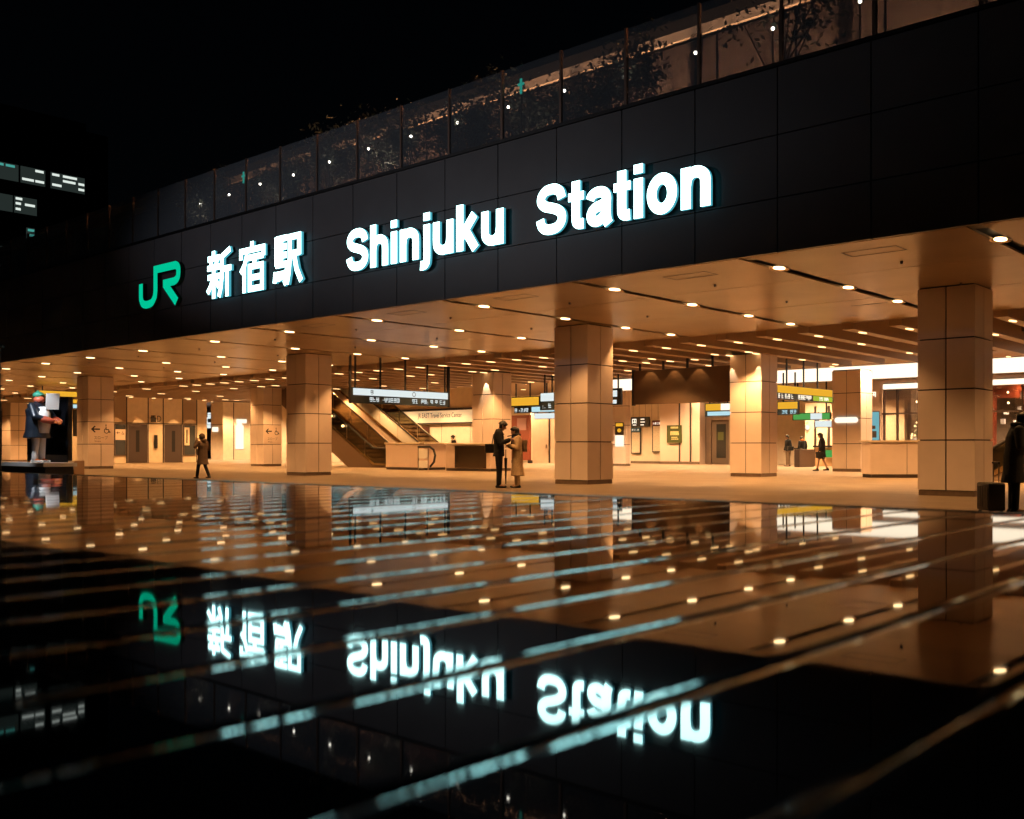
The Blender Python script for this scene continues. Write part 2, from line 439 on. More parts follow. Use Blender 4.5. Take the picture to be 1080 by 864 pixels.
# ------------------------------------------------------------------ roof sign letters
YL = 16.35
def plc(x, z, d): return (x * 1.0055, YL + d, 1.05 + (z - 1.05) * 1.0055)
def letter_obj(strokes, ox, oz, sx, sz, wd, parent, mats, name='letter', dep=.075):
    mb = MB()
    for i, s_ in enumerate(strokes):
        pts, closed = (s_ if isinstance(s_, tuple) else (s_, False))
        w_ = wd
        if len(pts) and pts[0] == 'w': w_ = pts[1] * wd; pts = pts[2:]
        pts = [(ox + p[0] * sx, oz + p[1] * sz) for p in pts]
        stroke(mb, pts, w_, plc, -.0006 * i, dep + .0006 * i, closed)
    mb.build(name, mats, parent)
    br_ = MB()
    return
LM = [M['letter'], M['lside'], M['black']]
C_ = catmull
gS = [C_([(.68, .68), (.635, .81), (.52, .885), (.39, .90), (.25, .875), (.145, .78), (.145, .665), (.25, .575), (.41, .525), (.57, .465), (.675, .37), (.675, .235), (.57, .13), (.40, .10), (.24, .125), (.145, .21), (.11, .325)], 5)]
gn = [[(.115, 0), (.115, .74)], C_([(.115, .38), (.15, .545), (.26, .632), (.40, .625), (.505, .54), (.525, .40), (.525, .2), (.525, 0)], 5)]
gh = [[(.115, 0), (.115, 1)], gn[1]]
gu = [[(.525, .74), (.525, 0)], [(.64 - p[0], .74 - p[1]) for p in gn[1]]]
gi = [[(.12, 0), (.12, .74)], [(.12, .83), (.12, 1.0)]]
gj = [C_([(.17, .74), (.17, .4), (.17, -.03), (.14, -.13), (.06, -.165), (-.03, -.16)], 5), [(.17, .83), (.17, 1.0)]]
gk = [[(.115, 0), (.115, 1)], [(.13, .27), (.54, .74)], [(.27, .44), (.57, 0)]]
gt = [C_([(.19, .95), (.19, .6), (.19, .27), (.205, .15), (.28, .105), (.38, .105)], 5), ['w', .8, (0, .65), (.39, .65)]]
ga = [C_([(.09, .52), (.14, .60), (.27, .645), (.42, .62), (.49, .53), (.49, .38), (.49, .2), (.505, .08), (.545, 0)], 5),
      C_([(.48, .43), (.37, .385), (.21, .345), (.12, .255), (.13, .145), (.225, .09), (.34, .11), (.44, .19), (.48, .31)], 5)]
go = [(C_([(.34 + .225 * math.cos(a), .37 + .275 * math.sin(a)) for a in [2 * PI * i / 12 for i in range(12)]], 3, True), True)]
W = dict(S=.79, h=.64, i=.24, n=.64, j=.29, u=.64, k=.66, t=.39, a=.60, o=.68)
G = dict(S=gS, h=gh, i=gi, n=gn, j=gj, u=gu, k=gk, t=gt, a=ga, o=go)
def word(s_, x0, x1, z0, cap, label):
    t = thing('sign_lettering', ((x0 + x1) / 2, YL, z0), label, 'sign')
    gap = .065; tot = sum(W[c] for c in s_) + gap * (len(s_) - 1)
    sx = (x1 - x0) / tot; x = 0
    for c in s_:
        letter_obj(G[c], x0 + x * sx, z0, sx, cap, .204 * (sx + cap) / 2, t, LM)
        x += W[c] + gap
    for i in range(len(s_)):
        m = MB(); xx = x0 + (i + .5) * (x1 - x0) / len(s_); m.cyl((xx, YL + .08, z0 + .12), (xx, YF + .02, z0 + .12), .02, n=6)
        m.build('bracket', M['black'], t)
word('Shinjuku', -20.44, -14.93, 5.55, 1.06, 'longer glowing white word in Latin letters on the black fascia')
word('Station', -14.0, -9.72, 5.55, 1.06, 'glowing white word reading Station on the black fascia')
KAN = [
 [[(27, 101), (27, 86)], [(3, 85), (53, 85)], [(14, 83), (19, 68)], [(43, 83), (37, 68)], [(1, 65), (55, 65)], [(3, 45), (54, 45)], [(28, 64), (28, -2)], [(27, 44), (16, 26), (2, 12)], [(30, 42), (50, 22)],
  [(97, 98), (60, 84)], [(63, 88), (63, 42), (58, 18), (50, 0)], [(62, 58), (101, 58)], [(84, 57), (84, -2)]],
 [[(50, 102), (50, 86)], [(6, 68), (6, 85), (94, 85), (94, 68)], [(31, 77), (20, 55), (5, 40)], [(19, 56), (19, -2)], [(34, 69), (94, 69)], [(63, 68), (57, 52)], [(41, -2), (41, 50), (89, 50), (89, -2)], [(41, 4), (89, 4)], [(41, 27), (89, 27)]],
 [[(9, 98), (9, 40)], [(8, 93), (49, 93)], [(8, 76), (47, 76)], [(8, 59), (47, 59)], [(27, 94), (27, 42)], [(6, 41), (49, 41), (47, 8), (36, 2)], [(6, 28), (2, 6)], [(16, 28), (16, 8)], [(26, 28), (27, 10)], [(35, 28), (39, 12)],
  [(59, 98), (59, 50), (55, 22), (48, 0)], [(59, 92), (93, 92), (93, 54)], [(59, 59), (95, 59)], [(74, 58), (84, 26), (100, 2)]]]
t = thing('kanji_lettering', (-24.7, YL, 5.5), 'three glowing white kanji characters between the green emblem and the Latin words', 'sign')
for g_, x0, x1 in ((KAN[0], -27.14, -25.72), (KAN[1], -25.40, -24.0), (KAN[2], -23.68, -22.3)):
    s_ = [[(a / 100, b_ / 100) for a, b_ in q] for q in g_]
    letter_obj(s_, x0 + .06, 5.53, (x1 - x0) - .12, 1.38, .168, t, LM)
for x in (-26.4, -24.7, -23.0):
    m = MB(); m.cyl((x, YL + .09, 6.2), (x, YF + .02, 6.2), .03, n=6); m.build('bracket', M['black'], t)
t = thing('emblem_lettering', (-29.9, YL, 5.6), 'green joined two-letter emblem at the left end of the lettering', 'sign')
GM = [M['green'], M['gside'], M['black']]
jj = [(-31.13, 6.42), (-31.13, 5.98)] + C_([(-31.12, 5.92), (-31.03, 5.78), (-30.84, 5.71), (-30.6, 5.71), (-30.38, 5.76), (-30.22, 5.92)], 4) + [(-30.18, 6.1), (-30.18, 6.78), (-28.98, 6.78)] + C_([(-28.95, 6.78), (-28.82, 6.73), (-28.76, 6.62), (-28.78, 6.42), (-28.88, 6.32), (-29.02, 6.28)], 4) + [(-29.7, 6.27)]
mb = MB(); stroke(mb, jj, .25, plc, 0, .13); stroke(mb, [(-29.62, 6.28), (-28.86, 5.62)], .29, plc, -.001, .13)
mb.build('letter', GM, t)
m = MB(); m.cyl((-30.2, YL + .1, 6.3), (-30.2, YF + .02, 6.3), .03, n=6); m.build('bracket', M['black'], t)

# ------------------------------------------------------------------ railing on the deck
rail = thing('glass_railing', (-30, YF + .15, ZT + .07), 'tall glass railing with slim bronze posts along the roof edge', 'railing')
pz = None; gz = None
for i, x in enumerate(POSTX[5:46]):
    if pz is None:
        m = MB(); m.box(-.03, .03, YF + .12 - rail.location.y, YF + .2 - rail.location.y, 0, 1.02); m.box(-.024, .024, YF + .125 - rail.location.y, YF + .195 - rail.location.y, 1.02, 1.62); pz = m.build('post', M['post'], rail, local=True)
        m = MB(); m.box(.035, 1.673, -.006, .006, .03, 1.6); gz = m.build('glass_panel', M['glass'], rail, local=True)
        o, q = pz, gz
    else:
        o = pz.copy(); q = gz.copy(); col.objects.link(o); col.objects.link(q)
    o.location.x = x + 30; q.location.x = x + 30
r2 = thing('inner_railing', (-30, 18.2, 7.6), 'low inner railing of tinted glass with a dark top rail on the roof deck', 'railing')
m = MB(); m.box(-80, 6, 18.17, 18.23, 9.60, 9.65); m.build('top_rail', M['dsteel'], r2)
m = MB()
for i in range(50): m.box(5 - i * 1.75, 5.04 - i * 1.75, 18.18, 18.22, 7.6, 9.60)
m.build('post', M['dsteel'], r2)
m = MB(); m.box(-80, 6, 18.194, 18.206, 7.65, 9.59); m.build('glass_panel', M['glass2'], r2)
dk = thing('deck_building', (-20, 23, 7.6), 'low pavilion on the roof deck with a warm lit wall under its eave', 'building')
m = MB(); m.box(-60, 3, 22.5, 22.8, 7.6, 11.75); m.build('wall', M['deckwall'], dk)
m = MB(); m.box(-61, 4, 22.0, 30, 11.75, 12.05); m.build('roof', M['black'], dk)
m = MB()
for i in range(16): m.box(-58 + i * 4, -57.7 + i * 4, 22.4, 22.49, 7.6, 11.74)
m.build('pilaster', M['joint'], dk)
# lamp bollards along the deck
lp = thing('deck_lamp', (0, 18.4, 7.6), 'slim post with a tiny white lamp behind the roof railing', 'lamp', 'post lamps on the roof deck')
m = MB(); m.cyl((0, 18.4, 7.6), (0, 18.4, 8.82), .018, n=6); m.build('pole', M['black'], lp)
m = MB(); m.ell((0, 18.4, 8.86), .032, .032, .032); m.build('globe', M['pearl'], lp)
for i in range(14):
    o = lp if i == 0 else copy_tree(lp)
    o.location = (-7.22 - i * 1.66, 17.05, 7.6 + random.uniform(-.05, .06))
# unseen uplights added to brighten the pavilion wall
for i in range(12):
    x = -6.5 - i * 2.4
    t = thing('added_uplight', (x, 21.5, 7.6), 'low uplight added on the roof deck floor to brighten the pavilion wall', 'lamp', 'uplights added on the roof deck')
    m = MB(); m.box(x - .15, x + .15, 21.4, 21.6, 7.6, 7.72); m.build('lamp_body', M['black'], t)
    m = MB(); m.box(x - .12, x + .12, 21.43, 21.57, 7.721, 7.73); m.build('lamp', M['lampstrip'], t)
    e = 4200 if i < 8 else (3200 if i < 10 else 2000)
    spot('lamp_light', (x, 21.5, 7.78), e, t, 100, .8, c=(1., .50, .25), rad=.1, tgt=(x, 22.3, 11.2))
# shrubs on the deck
def shrub(x, y, z, h, r, nleaf, label, name='shrub', mt='leaf', tall=False):
    t = thing(name, (x, y, z), label, 'shrub' if not tall else 'tree')
    m = MB(); rng = random.Random(int(abs(x * 131)) + 7)
    tips = []
    for i in range(6):
        a = rng.uniform(0, 2 * PI); q = Vector((x + math.cos(a) * r * .75, y + math.sin(a) * .3, z + h * rng.uniform(.42, .80)))
        m.cyl((x, y, z + h * .12 * i / 2), q, .03, .008, n=5); tips.append(q)
    m.cyl((x, y, z), (x, y, z + h * .7), .05, .02, n=6); m.build('stem', M['bark'], t)
    m = MB()
    for i in range(nleaf):
        c = tips[rng.randrange(6)] + Vector((rng.gauss(0, r * .30), rng.gauss(0, .13), rng.gauss(0, h * .11)))
        L = rng.uniform(.04, .09); d1 = Vector((rng.gauss(0, 1), rng.gauss(0, 1), rng.gauss(0, .7))).normalized(); d2 = d1.orthogonal().normalized()
        m.add([c - d1 * L, c + d2 * L * .42, c + d1 * L, c - d2 * L * .42], [(0, 1, 2, 3)])
    m.build('foliage', M[mt], t); return t
SH = [(-12.9, 1.5, 1.0, 'bushy dark shrub with full round crown behind the roof railing'), (-15.3, 2.1, 1.2, 'widest leafy shrub above the gap between the two Latin words'),
      (-17.4, 1.7, .9, 'loose shrub behind the roof railing next to the lit wall'), (-20.3, 2.1, 1.3, 'pale-lit bushy shrub behind the roof railing'),
      (-22.6, 1.7, .9, 'thin shrub behind the roof railing left of the pale-lit one'), (-25.2, 2.0, 1.1, 'shrub behind the roof railing above the kanji'),
      (-29.2, 1.8, 1.0, 'small shrub behind the roof railing above the green emblem'), (-8.9, 2.1, 1.0, 'sparse shrub at the right end of the lit roof railing')]
for x, h, r, l in SH: shrub(x, 17.45, 7.6, 2.0 + .22 * h, r * 1.05, 2300 if x != -8.9 else 600, l)
for x, e in ((-20.3, 55), (-22.6, 26), (-25.2, 22), (-15.3, 16), (-29.2, 22)):  # uplights added to make the shrub leaves brighter
    t = thing('added_shrub_uplight', (x + .5, 17.0, 7.6), 'small uplight added to brighten a shrub behind the roof railing', 'lamp', 'uplights added under the deck shrubs')
    m = MB(); m.box(x + .42, x + .58, 16.95, 17.1, 7.6, 7.68); m.build('lamp_body', M['black'], t)
    m = MB(); m.box(x + .44, x + .56, 16.97, 17.08, 7.681, 7.69); m.build('lamp', M['lampstrip'], t)
    spot('lamp_light', (x + .5, 17.02, 7.73), e, t, 80, .7, c=(1., .80, .62), rad=.05, tgt=(x - .1, 17.5, 9.3))
# small green glowing shapes standing in for sign reflections in the glass
for x, z, l in ((-15.1, 9.25, 'tiny teal glowing cross standing in for a sign reflection behind the roof railing above the first Latin word'), (-26.3, 9.2, 'thin teal glow standing in for a sign reflection behind the roof railing above the kanji')):
    t = thing('reflected_sign', (x, 17.0, 7.6), l, 'sign')
    m = MB(); m.box(x - .025, x + .025, 17.0, 17.03, z - .17, z + .17); m.box(x - .09, x + .09, 17.0, 17.029, z + .02, z + .07); m.build('lit_face', M['tealreflect'], t)
    m = MB(); m.box(x - .012, x + .012, 17.031, 17.05, 7.6, z + .1); m.build('pole', M['black'], t)

# ------------------------------------------------------------------ office tower far behind
tw = thing('office_tower', (-160, 60, 0), 'dark office tower with rows of lit windows far left', 'building')
m = MB(); m.box(-180, -150, 38, 73, 0, 49); m.build('wall', M['darkbuild'], tw)
m = MB(); m.box(-179, -151, 40, 70, 49, 50.5); m.build('roof', M['darkbuild'], tw)
def winrow(z, segs, bars):
    for y0, y1, mt in segs:
        m = MB(); m.box(-149.96, -149.9, y0, y1, z, z + 2.4); w = m.build('window', M['wdim'], tw)
        m = MB(); y = y0 + .2; rng = random.Random(int(y0 * 10 + z))
        while y < y1 - .8:
            L = rng.uniform(.9, 2.2)
            for zz in (z + .4, z + 1.2, z + 1.9):
                if rng.random() < .62: m.box(-149.88, -149.85, y, min(y + L * rng.uniform(.5, 1), y1 - .1), zz, zz + .34)
            y += L + .15
        if m.v: m.build('ceiling_lamps', M[mt], w)
winrow(39.4, [(56.5, 59.6, 'wteal'), (59.9, 63.4, 'woffice'), (64.2, 69.3, 'woffice')], 3)
winrow(34.9, [(55.0, 58.8, 'woffice'), (59.0, 62.2, 'woffice')], 3)
winrow(30.6, [(60.7, 61.9, 'wteal')], 1)
winrow(27.4, [(57.0, 58.2, 'wteal'), (61.0, 62.4, 'wteal')], 1)

# ------------------------------------------------------------------ the hall's back walls
wl = thing('back_wall', (-50, 45, 0), 'cream hall wall behind the escalators with a service centre band', 'wall')
m = MB(); m.box(-66, -41.0, 45, 45.3, 0, 5.0); m.build('wall', M['cream'], wl)
m = MB(); m.box(-55.5, -41.2, 44.86, 44.98, 2.66, 3.42); m.build('sign_band', mat('lit_band', (.72, .62, .46), .4, emit=(1., .75, .42), es=.35), wl)
m = MB(); m.box(-55.5, -41.2, 44.8, 44.985, 3.44, 3.56); m.box(-55.5, -41.2, 44.8, 44.985, 2.56, 2.64); m.build('band_trim', M['joint'], wl)
m = MB(); text_mb(m, 'JR EAST Travel Service Center', lambda x, y: (-48.9 + x, 44.85, 2.88 + y), 4.1, .40); m.build('sign_text', M['ink'], wl)
m = MB(); m.box(-49.6, -47.9, 44.94, 44.985, .9, 2.4); m.build('poster_board', mat('maroon_board', (.07, .02, .012), .5), wl)
m = MB(); m.box(-48.9, -48.3, 44.92, 44.938, 1.2, 1.7); m.box(-49.2, -48.8, 44.92, 44.938, 1.9, 2.3); m.build('notice', M['paper'], wl)
m = MB()
for i in range(9): m.box(-65 + i * 2.6, -64.98 + i * 2.6, 44.985, 44.998, 0, 2.55)
m.build('panel_joint', M['joint'], wl)
wl = thing('far_wall', (-35, 55, 0), 'far cream hall wall with framed maps behind the brown screen', 'wall')
m = MB(); m.box(-66, 4, 57, 57.3, 0, 5.0); m.build('wall', M['cream'], wl)
# the pieces of the far wall at the maps
m = MB(); m.box(-41, -36.2, 55.4, 56.9, 0, 4.9); m.build('map_wall', M['cream'], wl)
m = MB(); m.box(-41, -36.2, 55.36, 55.398, 0, .14); m.build('skirting', M['plinth'], wl)
m = MB()
for i in range(9): m.box(-40.6 + i * .5, -40.58 + i * .5, 55.385, 55.397, 2.9, 4.2)
m.build('panel_joint', mat('tan_joint', (.22, .15, .09), .6), wl)
pw = thing('wall_pier', (-34.9, 54.6, 0), 'pale pink wall pier carrying a green poster', 'wall')
m = MB(); m.box(-36.15, -33.2, 54.2, 56.9, 0, 4.9); m.build('pier', M['creamp'], pw)
m = MB(); m.box(-34.7, -34.62, 54.14, 54.19, 0, 4.6); m.box(-33.9, -33.8, 54.14, 54.19, 0, 4.6); m.build('joint_strip', M['joint'], pw)
m = MB(); m.box(-36.15, -33.2, 54.13, 54.185, 0, .16); m.build('skirting', M['plinth'], pw)
t = thing('poster', (-35.2, 54.1, 1.4), 'dark olive green poster with pale lettering on the pink pier', 'poster')
m = MB(); m.box(-35.55, -34.45, 54.08, 54.13, 1.34, 2.46); m.build('sheet', M['poster'], t)
m = MB(); rng = random.Random(4)
for z, a in ((2.25, .5), (1.95, .55), (1.83, .55), (1.66, .4), (1.55, .4)):
    x = -35.0 - a / 2
    while x < -35.0 + a / 2: w_ = rng.uniform(.05, .12); m.box(x, x + w_, 54.065, 54.079, z, z + (.12 if a > .45 else .06)); x += w_ + .03
m.build('poster_marks', M['posterink'], t)
def marks(mb, x0, x1, z0, z1, place, seed, mi=0, dens=.75):
    """Dense, unreadably small sign marks: one little cluster of strokes per cell."""
    rng = random.Random(seed); x = x0; h = z1 - z0
    while x < x1 - .5 * h:
        big = rng.random() < dens; w_ = h * .82 if big else h * .42; zt = z1 if big else z0 + h * .62
        if x + w_ > x1: break
        if rng.random() < .9:
            hh = zt - z0; t_ = hh * .13
            for k_ in range(3 if big else 2):
                a = z0 + (hh - t_) * k_ / (2 if big else 1.3)
                if rng.random() < .85: place(mb, x + w_ * rng.uniform(0, .2), x + w_ * rng.uniform(.75, 1), a, a + t_, mi)
            for q_ in ((.05, .5, .85) if big else (.1,)):
                if rng.random() < .7: place(mb, x + w_ * q_, x + w_ * q_ + t_ * .9, z0 + hh * rng.uniform(0, .4), zt, mi)
        x += w_ + h * .13
        if rng.random() < .12: x += h * .6
def wall_board(name, x0, x1, z0, z1, y, label, head, hm, body):
    t = thing(name, ((x0 + x1) / 2, y, z0), label, 'notice board')
    m = MB(); m.box(x0, x1, y - .05, y, z0, z1); m.build('frame', M['ink'], t)
    m = MB(); m.box(x0 + .08, x1 - .08, y - .065, y - .052, z0 + .08, z1 - head - .05); m.build('sheet', body, t)
    m = MB(); m.box(x0 + .02, x1 - .02, y - .068, y - .052, z1 - head, z1 - .03); h_ = m.build('header', hm, t)
    m = MB(); marks(m, x0 + .1, x1 - .1, z1 - head + .06, z1 - .12, lambda mb, a, b_, c, d, mi: mb.box(a, b_, y - .078, y - .069, c, d, mi), int(x0 * -10)); m.build('header_marks', M['signw2'], h_)
wall_board('map_board', -39.2, -38.4, .62, 2.40, 55.35, 'narrow framed map under the dark blue header', .3, mat('blue_header', (.03, .09, .13), .4), M['paper'])
wall_board('notice_board', -39.2, -37.7, 2.42, 3.08, 55.35, 'dark board with white lettering above the narrow map', .62, M['signd'], M['signd'])
wall_board('map_board', -37.5, -36.3, .72, 2.82, 55.35, 'wider framed map with a reddish brown header', .32, M['red'], M['paper'])
t = thing('column_poster', (-33.7, 46.47, 1.1), 'small stacked pair of posters on a far pier, dark above white', 'poster')
m = MB(); m.box(-34.04, -33.45, 46.46, 46.49, 1.76, 2.47); m.build('upper_sheet', M['ink'], t)
m = MB(); m.box(-33.98, -33.50, 46.445, 46.459, 2.25, 2.43); m.ell((-33.74, 46.45, 2.02), .14, .008, .11); m.build('picture', M['signy'], t)
m = MB(); m.box(-34.04, -33.45, 46.46, 46.49, 1.1, 1.74); m.build('lower_sheet', M['signw2'], t)
# doorway at the far wall
t = thing('sliding_door', (-32.2, 54.9, 0), 'dark glazed sliding doorway under a yellow and white sign', 'door')
m = MB(); m.box(-33.15, -32.75, 54.8, 55.0, 0, 3.0); m.box(-31.5, -31.3, 54.8, 55.0, 0, 3.0); m.box(-32.74, -31.51, 54.8, 55.0, 2.75, 3.0); m.build('frame', M['steel'], t)
m = MB(); m.box(-32.74, -31.51, 54.88, 54.92, 0, 2.74); m.build('leaf', mat('door_brown', (.10, .07, .05), .3), t)
m = MB(); m.box(-32.4, -31.75, 54.85, 54.879, .4, 2.5); m.build('pane', mat('dark_pane', (.02, .02, .018), .08), t)
m = MB(); m.box(-32.3, -31.9, 54.84, 54.849, 1.5, 2.0); m.build('door_notice', M['poster'], t)
# doors at the middle passage
for x0, l in ((-45.3, 'left one of the two tall cream doors in the middle passage'), (-43.5, 'right one of the two tall cream doors in the middle passage')):
    if not l: continue
    t = thing('service_door', (x0 + .8, 52, 0), l, 'door')
    m = MB(); m.box(x0, x0 + 1.66, 52.0, 52.1, 0, 3.4); m.build('leaf', M['cream'], t)
    m = MB(); m.box(x0 - .06, x0 - .005, 51.98, 52.12, 0, 3.5); m.box(x0 + 1.665, x0 + 1.72, 51.98, 52.12, 0, 3.5); m.build('frame', M['joint'], t)
    m = MB(); m.box(x0 + 1.45, x0 + 1.5, 51.93, 51.99, 1.0, 1.25); m.build('handle', M['steel'], t)
t = thing('poster_stand', (-44.4, 50, 0), 'dark reddish poster stand behind the woman in the long coat', 'sign')
m = MB(); m.box(-45.2, -43.6, 50, 50.15, .2, 3.2); m.build('panel', M['red'], t)
m = MB(); m.box(-44.7, -43.9, 49.97, 49.998, 2.2, 3.0); m.build('picture', mat('mauve_picture', (.30, .16, .15), .5), t)
m = MB(); m.box(-45.2, -45.1, 49.9, 50.3, 0, .2); m.box(-43.7, -43.6, 49.9, 50.3, 0, .2); m.build('foot', M['black'], t)
# luminous bands
for x0, x1, y, z0, z1, l in ((-36, 5, 45.0, 4.18, 4.80, 'long glowing white light band across the back of the hall'), (-18.1, 5, 45.28, 3.70, 3.93, 'lower glowing white band over the shop front')):
    t = thing('light_band', ((x0 + x1) / 2, y, z0), l, 'light')
    m = MB(); m.box(x0, x1, y, y + .05, z0, z1); m.build('lit_face', M['wlight'], t)
    m = MB(); m.box(x0, x1, y + .055, y + .075, z0 - .02, z1 + .03); m.build('housing', M['beam'], t)

# ------------------------------------------------------------------ hanging signs
def xsign(x, y0, y1, z0, z1, poles, label, faces, top=4.6, posts_t=.035, name='hanging_sign'):
    """A sign board facing +X hung from the ceiling; faces: (z0, z1, y0, y1, material)."""
    t = thing(name, (x, (y0 + y1) / 2, z0), label, 'sign')
    m = MB(); m.box(x - .12, x, y0, y1, z0, z1); m.build('box', M['signd'], t)
    for q in poles:
        m = MB(); m.box(x - .08, x - .04, q - posts_t, q + posts_t, z1, top); m.build('hanger', M['black'], t)
    for i, (a, b_, c, d, mt) in enumerate(faces):
        m = MB(); m.box(x + .001, x + .012, c, d, a, b_); m.build('lit_face', M[mt], t)
    return t
def xmarks(t, x, y0, y1, z0, z1, seed, mt, dens=.75, name='sign_marks'):
    m = MB(); marks(m, y0, y1, z0, z1, lambda mb, a, b_, c, d, mi: mb.box(x + .013, x + .02, a, b_, c, d, mi), seed, dens=dens); m.build(name, M[mt], t)
t = xsign(-30.0, 24.07, 29.3, 2.74, 3.34, (24.12, 24.35, 25.6, 26.9, 28.1, 29.1, 29.24), 'long hanging sign with a white upper half and black lower half', [(3.05, 3.31, 24.2, 29.2, 'signw')])
m = MB(); m.box(-30.05, -29.99, 24.03, 24.10, 2.72, 4.5); m.build('end_post', M['black'], t); m = MB(); m.box(-30.05, -29.99, 29.24, 29.32, 2.72, 4.5); m.build('end_post', M['black'], t)
xmarks(t, -30.0, 25.0, 26.6, 2.82, 2.99, 3, 'signw'); xmarks(t, -30.0, 27.2, 29.1, 2.82, 2.99, 5, 'signw'); xmarks(t, -30.0, 25.05, 25.5, 3.1, 3.26, 9, 'ink'); 
m = MB()
for i in range(14):
    a0, a1 = 2 * PI * i / 14, 2 * PI * (i + 1) / 14
    m.add([(-29.984, 27.3 + r * math.cos(a), 3.18 + r * math.sin(a)) for r, a in ((.07, a0), (.07, a1), (.095, a1), (.095, a0))], [(0, 1, 2, 3)])
m.build('sign_ring', M['ink'], t)
t = xsign(-17.5, 33.9, 38.7, 2.84, 3.37, (34.8, 36.2, 37.4), 'long yellow hanging sign with lettered strip beside the far column', [(3.08, 3.35, 33.95, 38.6, 'signy'), (2.87, 3.06, 36.9, 38.6, 'signlime')], 4.75)
xmarks(t, -17.5, 34.0, 35.3, 2.88, 3.05, 12, 'signw2', .9); xmarks(t, -17.5, 35.6, 36.8, 2.88, 3.05, 13, 'signw2', .9); xmarks(t, -17.5, 37.4, 38.5, 2.90, 3.03, 14, 'signw2', .9)
def ysign(x0, x1, y, z0, z1, poles, label, faces, top=4.6, cat='sign', name='hanging_sign'):
    t = thing(name, ((x0 + x1) / 2, y, z0), label, cat)
    m = MB(); m.box(x0, x1, y, y + .12, z0, z1); m.build('box', M['signd'], t)
    for q in poles:
        m = MB(); m.box(q - .035, q + .035, y + .04, y + .08, z1, top); m.build('hanger', M['black'], t)
    for i, (a, b_, c, d, mt) in enumerate(faces):
        m = MB(); m.box(c, d, y - .012, y - .001, a, b_); m.build('lit_face', M[mt], t)
    return t
def ymarks(t, y, x0, x1, z0, z1, seed, mt, dens=.8):
    m = MB(); marks(m, x0, x1, z0, z1, lambda mb, a, b_, c, d, mi: mb.box(a, b_, y - .02, y - .013, c, d, mi), seed, dens=dens); m.build('sign_marks', M[mt], t)
# signs facing the plaza
t = ysign(-36.3, -34.2, 40, 3.21, 3.74, (-35.9, -34.9), 'yellow hanging sign just right of the column behind the couple', [(3.28, 3.71, -36.25, -34.25, 'signy')], 4.6)
t = ysign(-36.25, -33.25, 40.3, 2.90, 3.22, (-34.0,), 'narrow dark hanging sign with pale marks under the yellow one', [(2.93, 3.2, -35.0, -33.4, 'signt')], 4.6)
ymarks(t, 40.3, -36.2, -35.1, 2.95, 3.15, 21, 'signw')
t = ysign(-35.1, -33.5, 40.6, 2.56, 2.88, (-34.9,), 'lowest white lit panel under the narrow dark sign', [(2.58, 2.86, -35.07, -33.53, 'signw')], 3.0)
t = ysign(-30.75, -29.85, 36, 2.8, 3.62, (-30.5, -30.05), 'small hanging sign with white top and dark lettered bottom left of the thick column', [(3.22, 3.6, -30.7, -29.9, 'signw')], 4.6)
ymarks(t, 36, -30.6, -29.95, 2.9, 3.12, 22, 'signw', .95)
t = ysign(-28.2, -27.5, 38, 3.04, 3.82, (-27.7,), 'small dark hanging sign with two white fields left of the brown screen', [(3.42, 3.72, -28.1, -27.72, 'signw'), (3.1, 3.28, -28.0, -27.75, 'signw')], 4.6)
t = ysign(-26.65, -25.1, 44, 2.60, 3.27, (-26.4, -25.4), 'half yellow half white sign over the sliding doorway', [(2.9, 3.23, -26.6, -25.75, 'signy'), (2.9, 3.23, -25.74, -25.13, 'signw2'), (2.64, 2.84, -26.5, -25.13, 'signt')], 4.6)
t = ysign(-22.7, -21.6, 44, 2.6, 3.24, (-22.4, -21.8), 'short yellow sign with dark lettered strip under the long yellow sign', [(2.88, 3.2, -22.65, -21.65, 'signy')], 4.6)
ymarks(t, 44, -22.6, -21.7, 2.65, 2.82, 25, 'signt', .95)
t = ysign(-23.15, -21.15, 46.5, 2.40, 2.76, (-22.9, -21.4), 'green and white lit sign above the far ticket counter', [(2.43, 2.73, -23.1, -22.2, 'signg'), (2.43, 2.73, -22.19, -21.6, 'signw'), (2.43, 2.73, -21.59, -21.2, 'signg')], 4.6)
t = ysign(-22.1, -21.15, 46.7, 2.02, 2.38, (-21.9,), 'white lit panel under the green and white sign', [(2.05, 2.36, -22.05, -21.2, 'signw')], 2.8)
# brown screen hung between the columns
t = thing('hanging_screen', (-21.1, 33, 2.75), 'big blank brown screen hung from the hall ceiling', 'screen')
m = MB(); m.box(-23.28, -18.9, 33, 33.14, 2.76, 4.1); m.build('panel', M['brown'], t)
m = MB(); m.box(-23.33, -23.285, 32.97, 33.17, 2.72, 4.14); m.build('edge_post', M['black'], t); m = MB(); m.box(-18.895, -18.85, 32.97, 33.17, 2.72, 4.14); m.build('edge_post', M['black'], t)
for q in (-23.0, -21.9, -20.8, -19.7):
    m = MB(); m.box(q - .04, q + .04, 33.04, 33.1, 4.1, 4.7); m.build('hanger', M['black'], t)
for q in (-22.45, -21.35, -20.25):
    o = copy_tree(bp); o.location = (q, 32.7, 4.37); o['label'] = 'small lamp washing the blank brown screen'; o['group'] = 'lamps washing the screen'
    spot('lamp_light', (q, 32.75, 4.33), 34, o, 80, .15, rad=.02, tgt=(q, 32.8, 2.0))
for q, yy, ee in ((-25.2, 52.4, 1500), (-23.0, 52.4, 1500), (-33.0, 53.3, 700)):  # extra lamps added to brighten the ticket area and doorway
    o = copy_tree(bp); o.location = (q, yy, 5.01); o['label'] = 'lamp added to brighten the far ticket counter and doorway'; o['group'] = 'lamps added over the far counters'
    spot('lamp_light', (q, yy, 4.95), ee, o, 120, .6, c=(1., .62, .32), rad=.05)
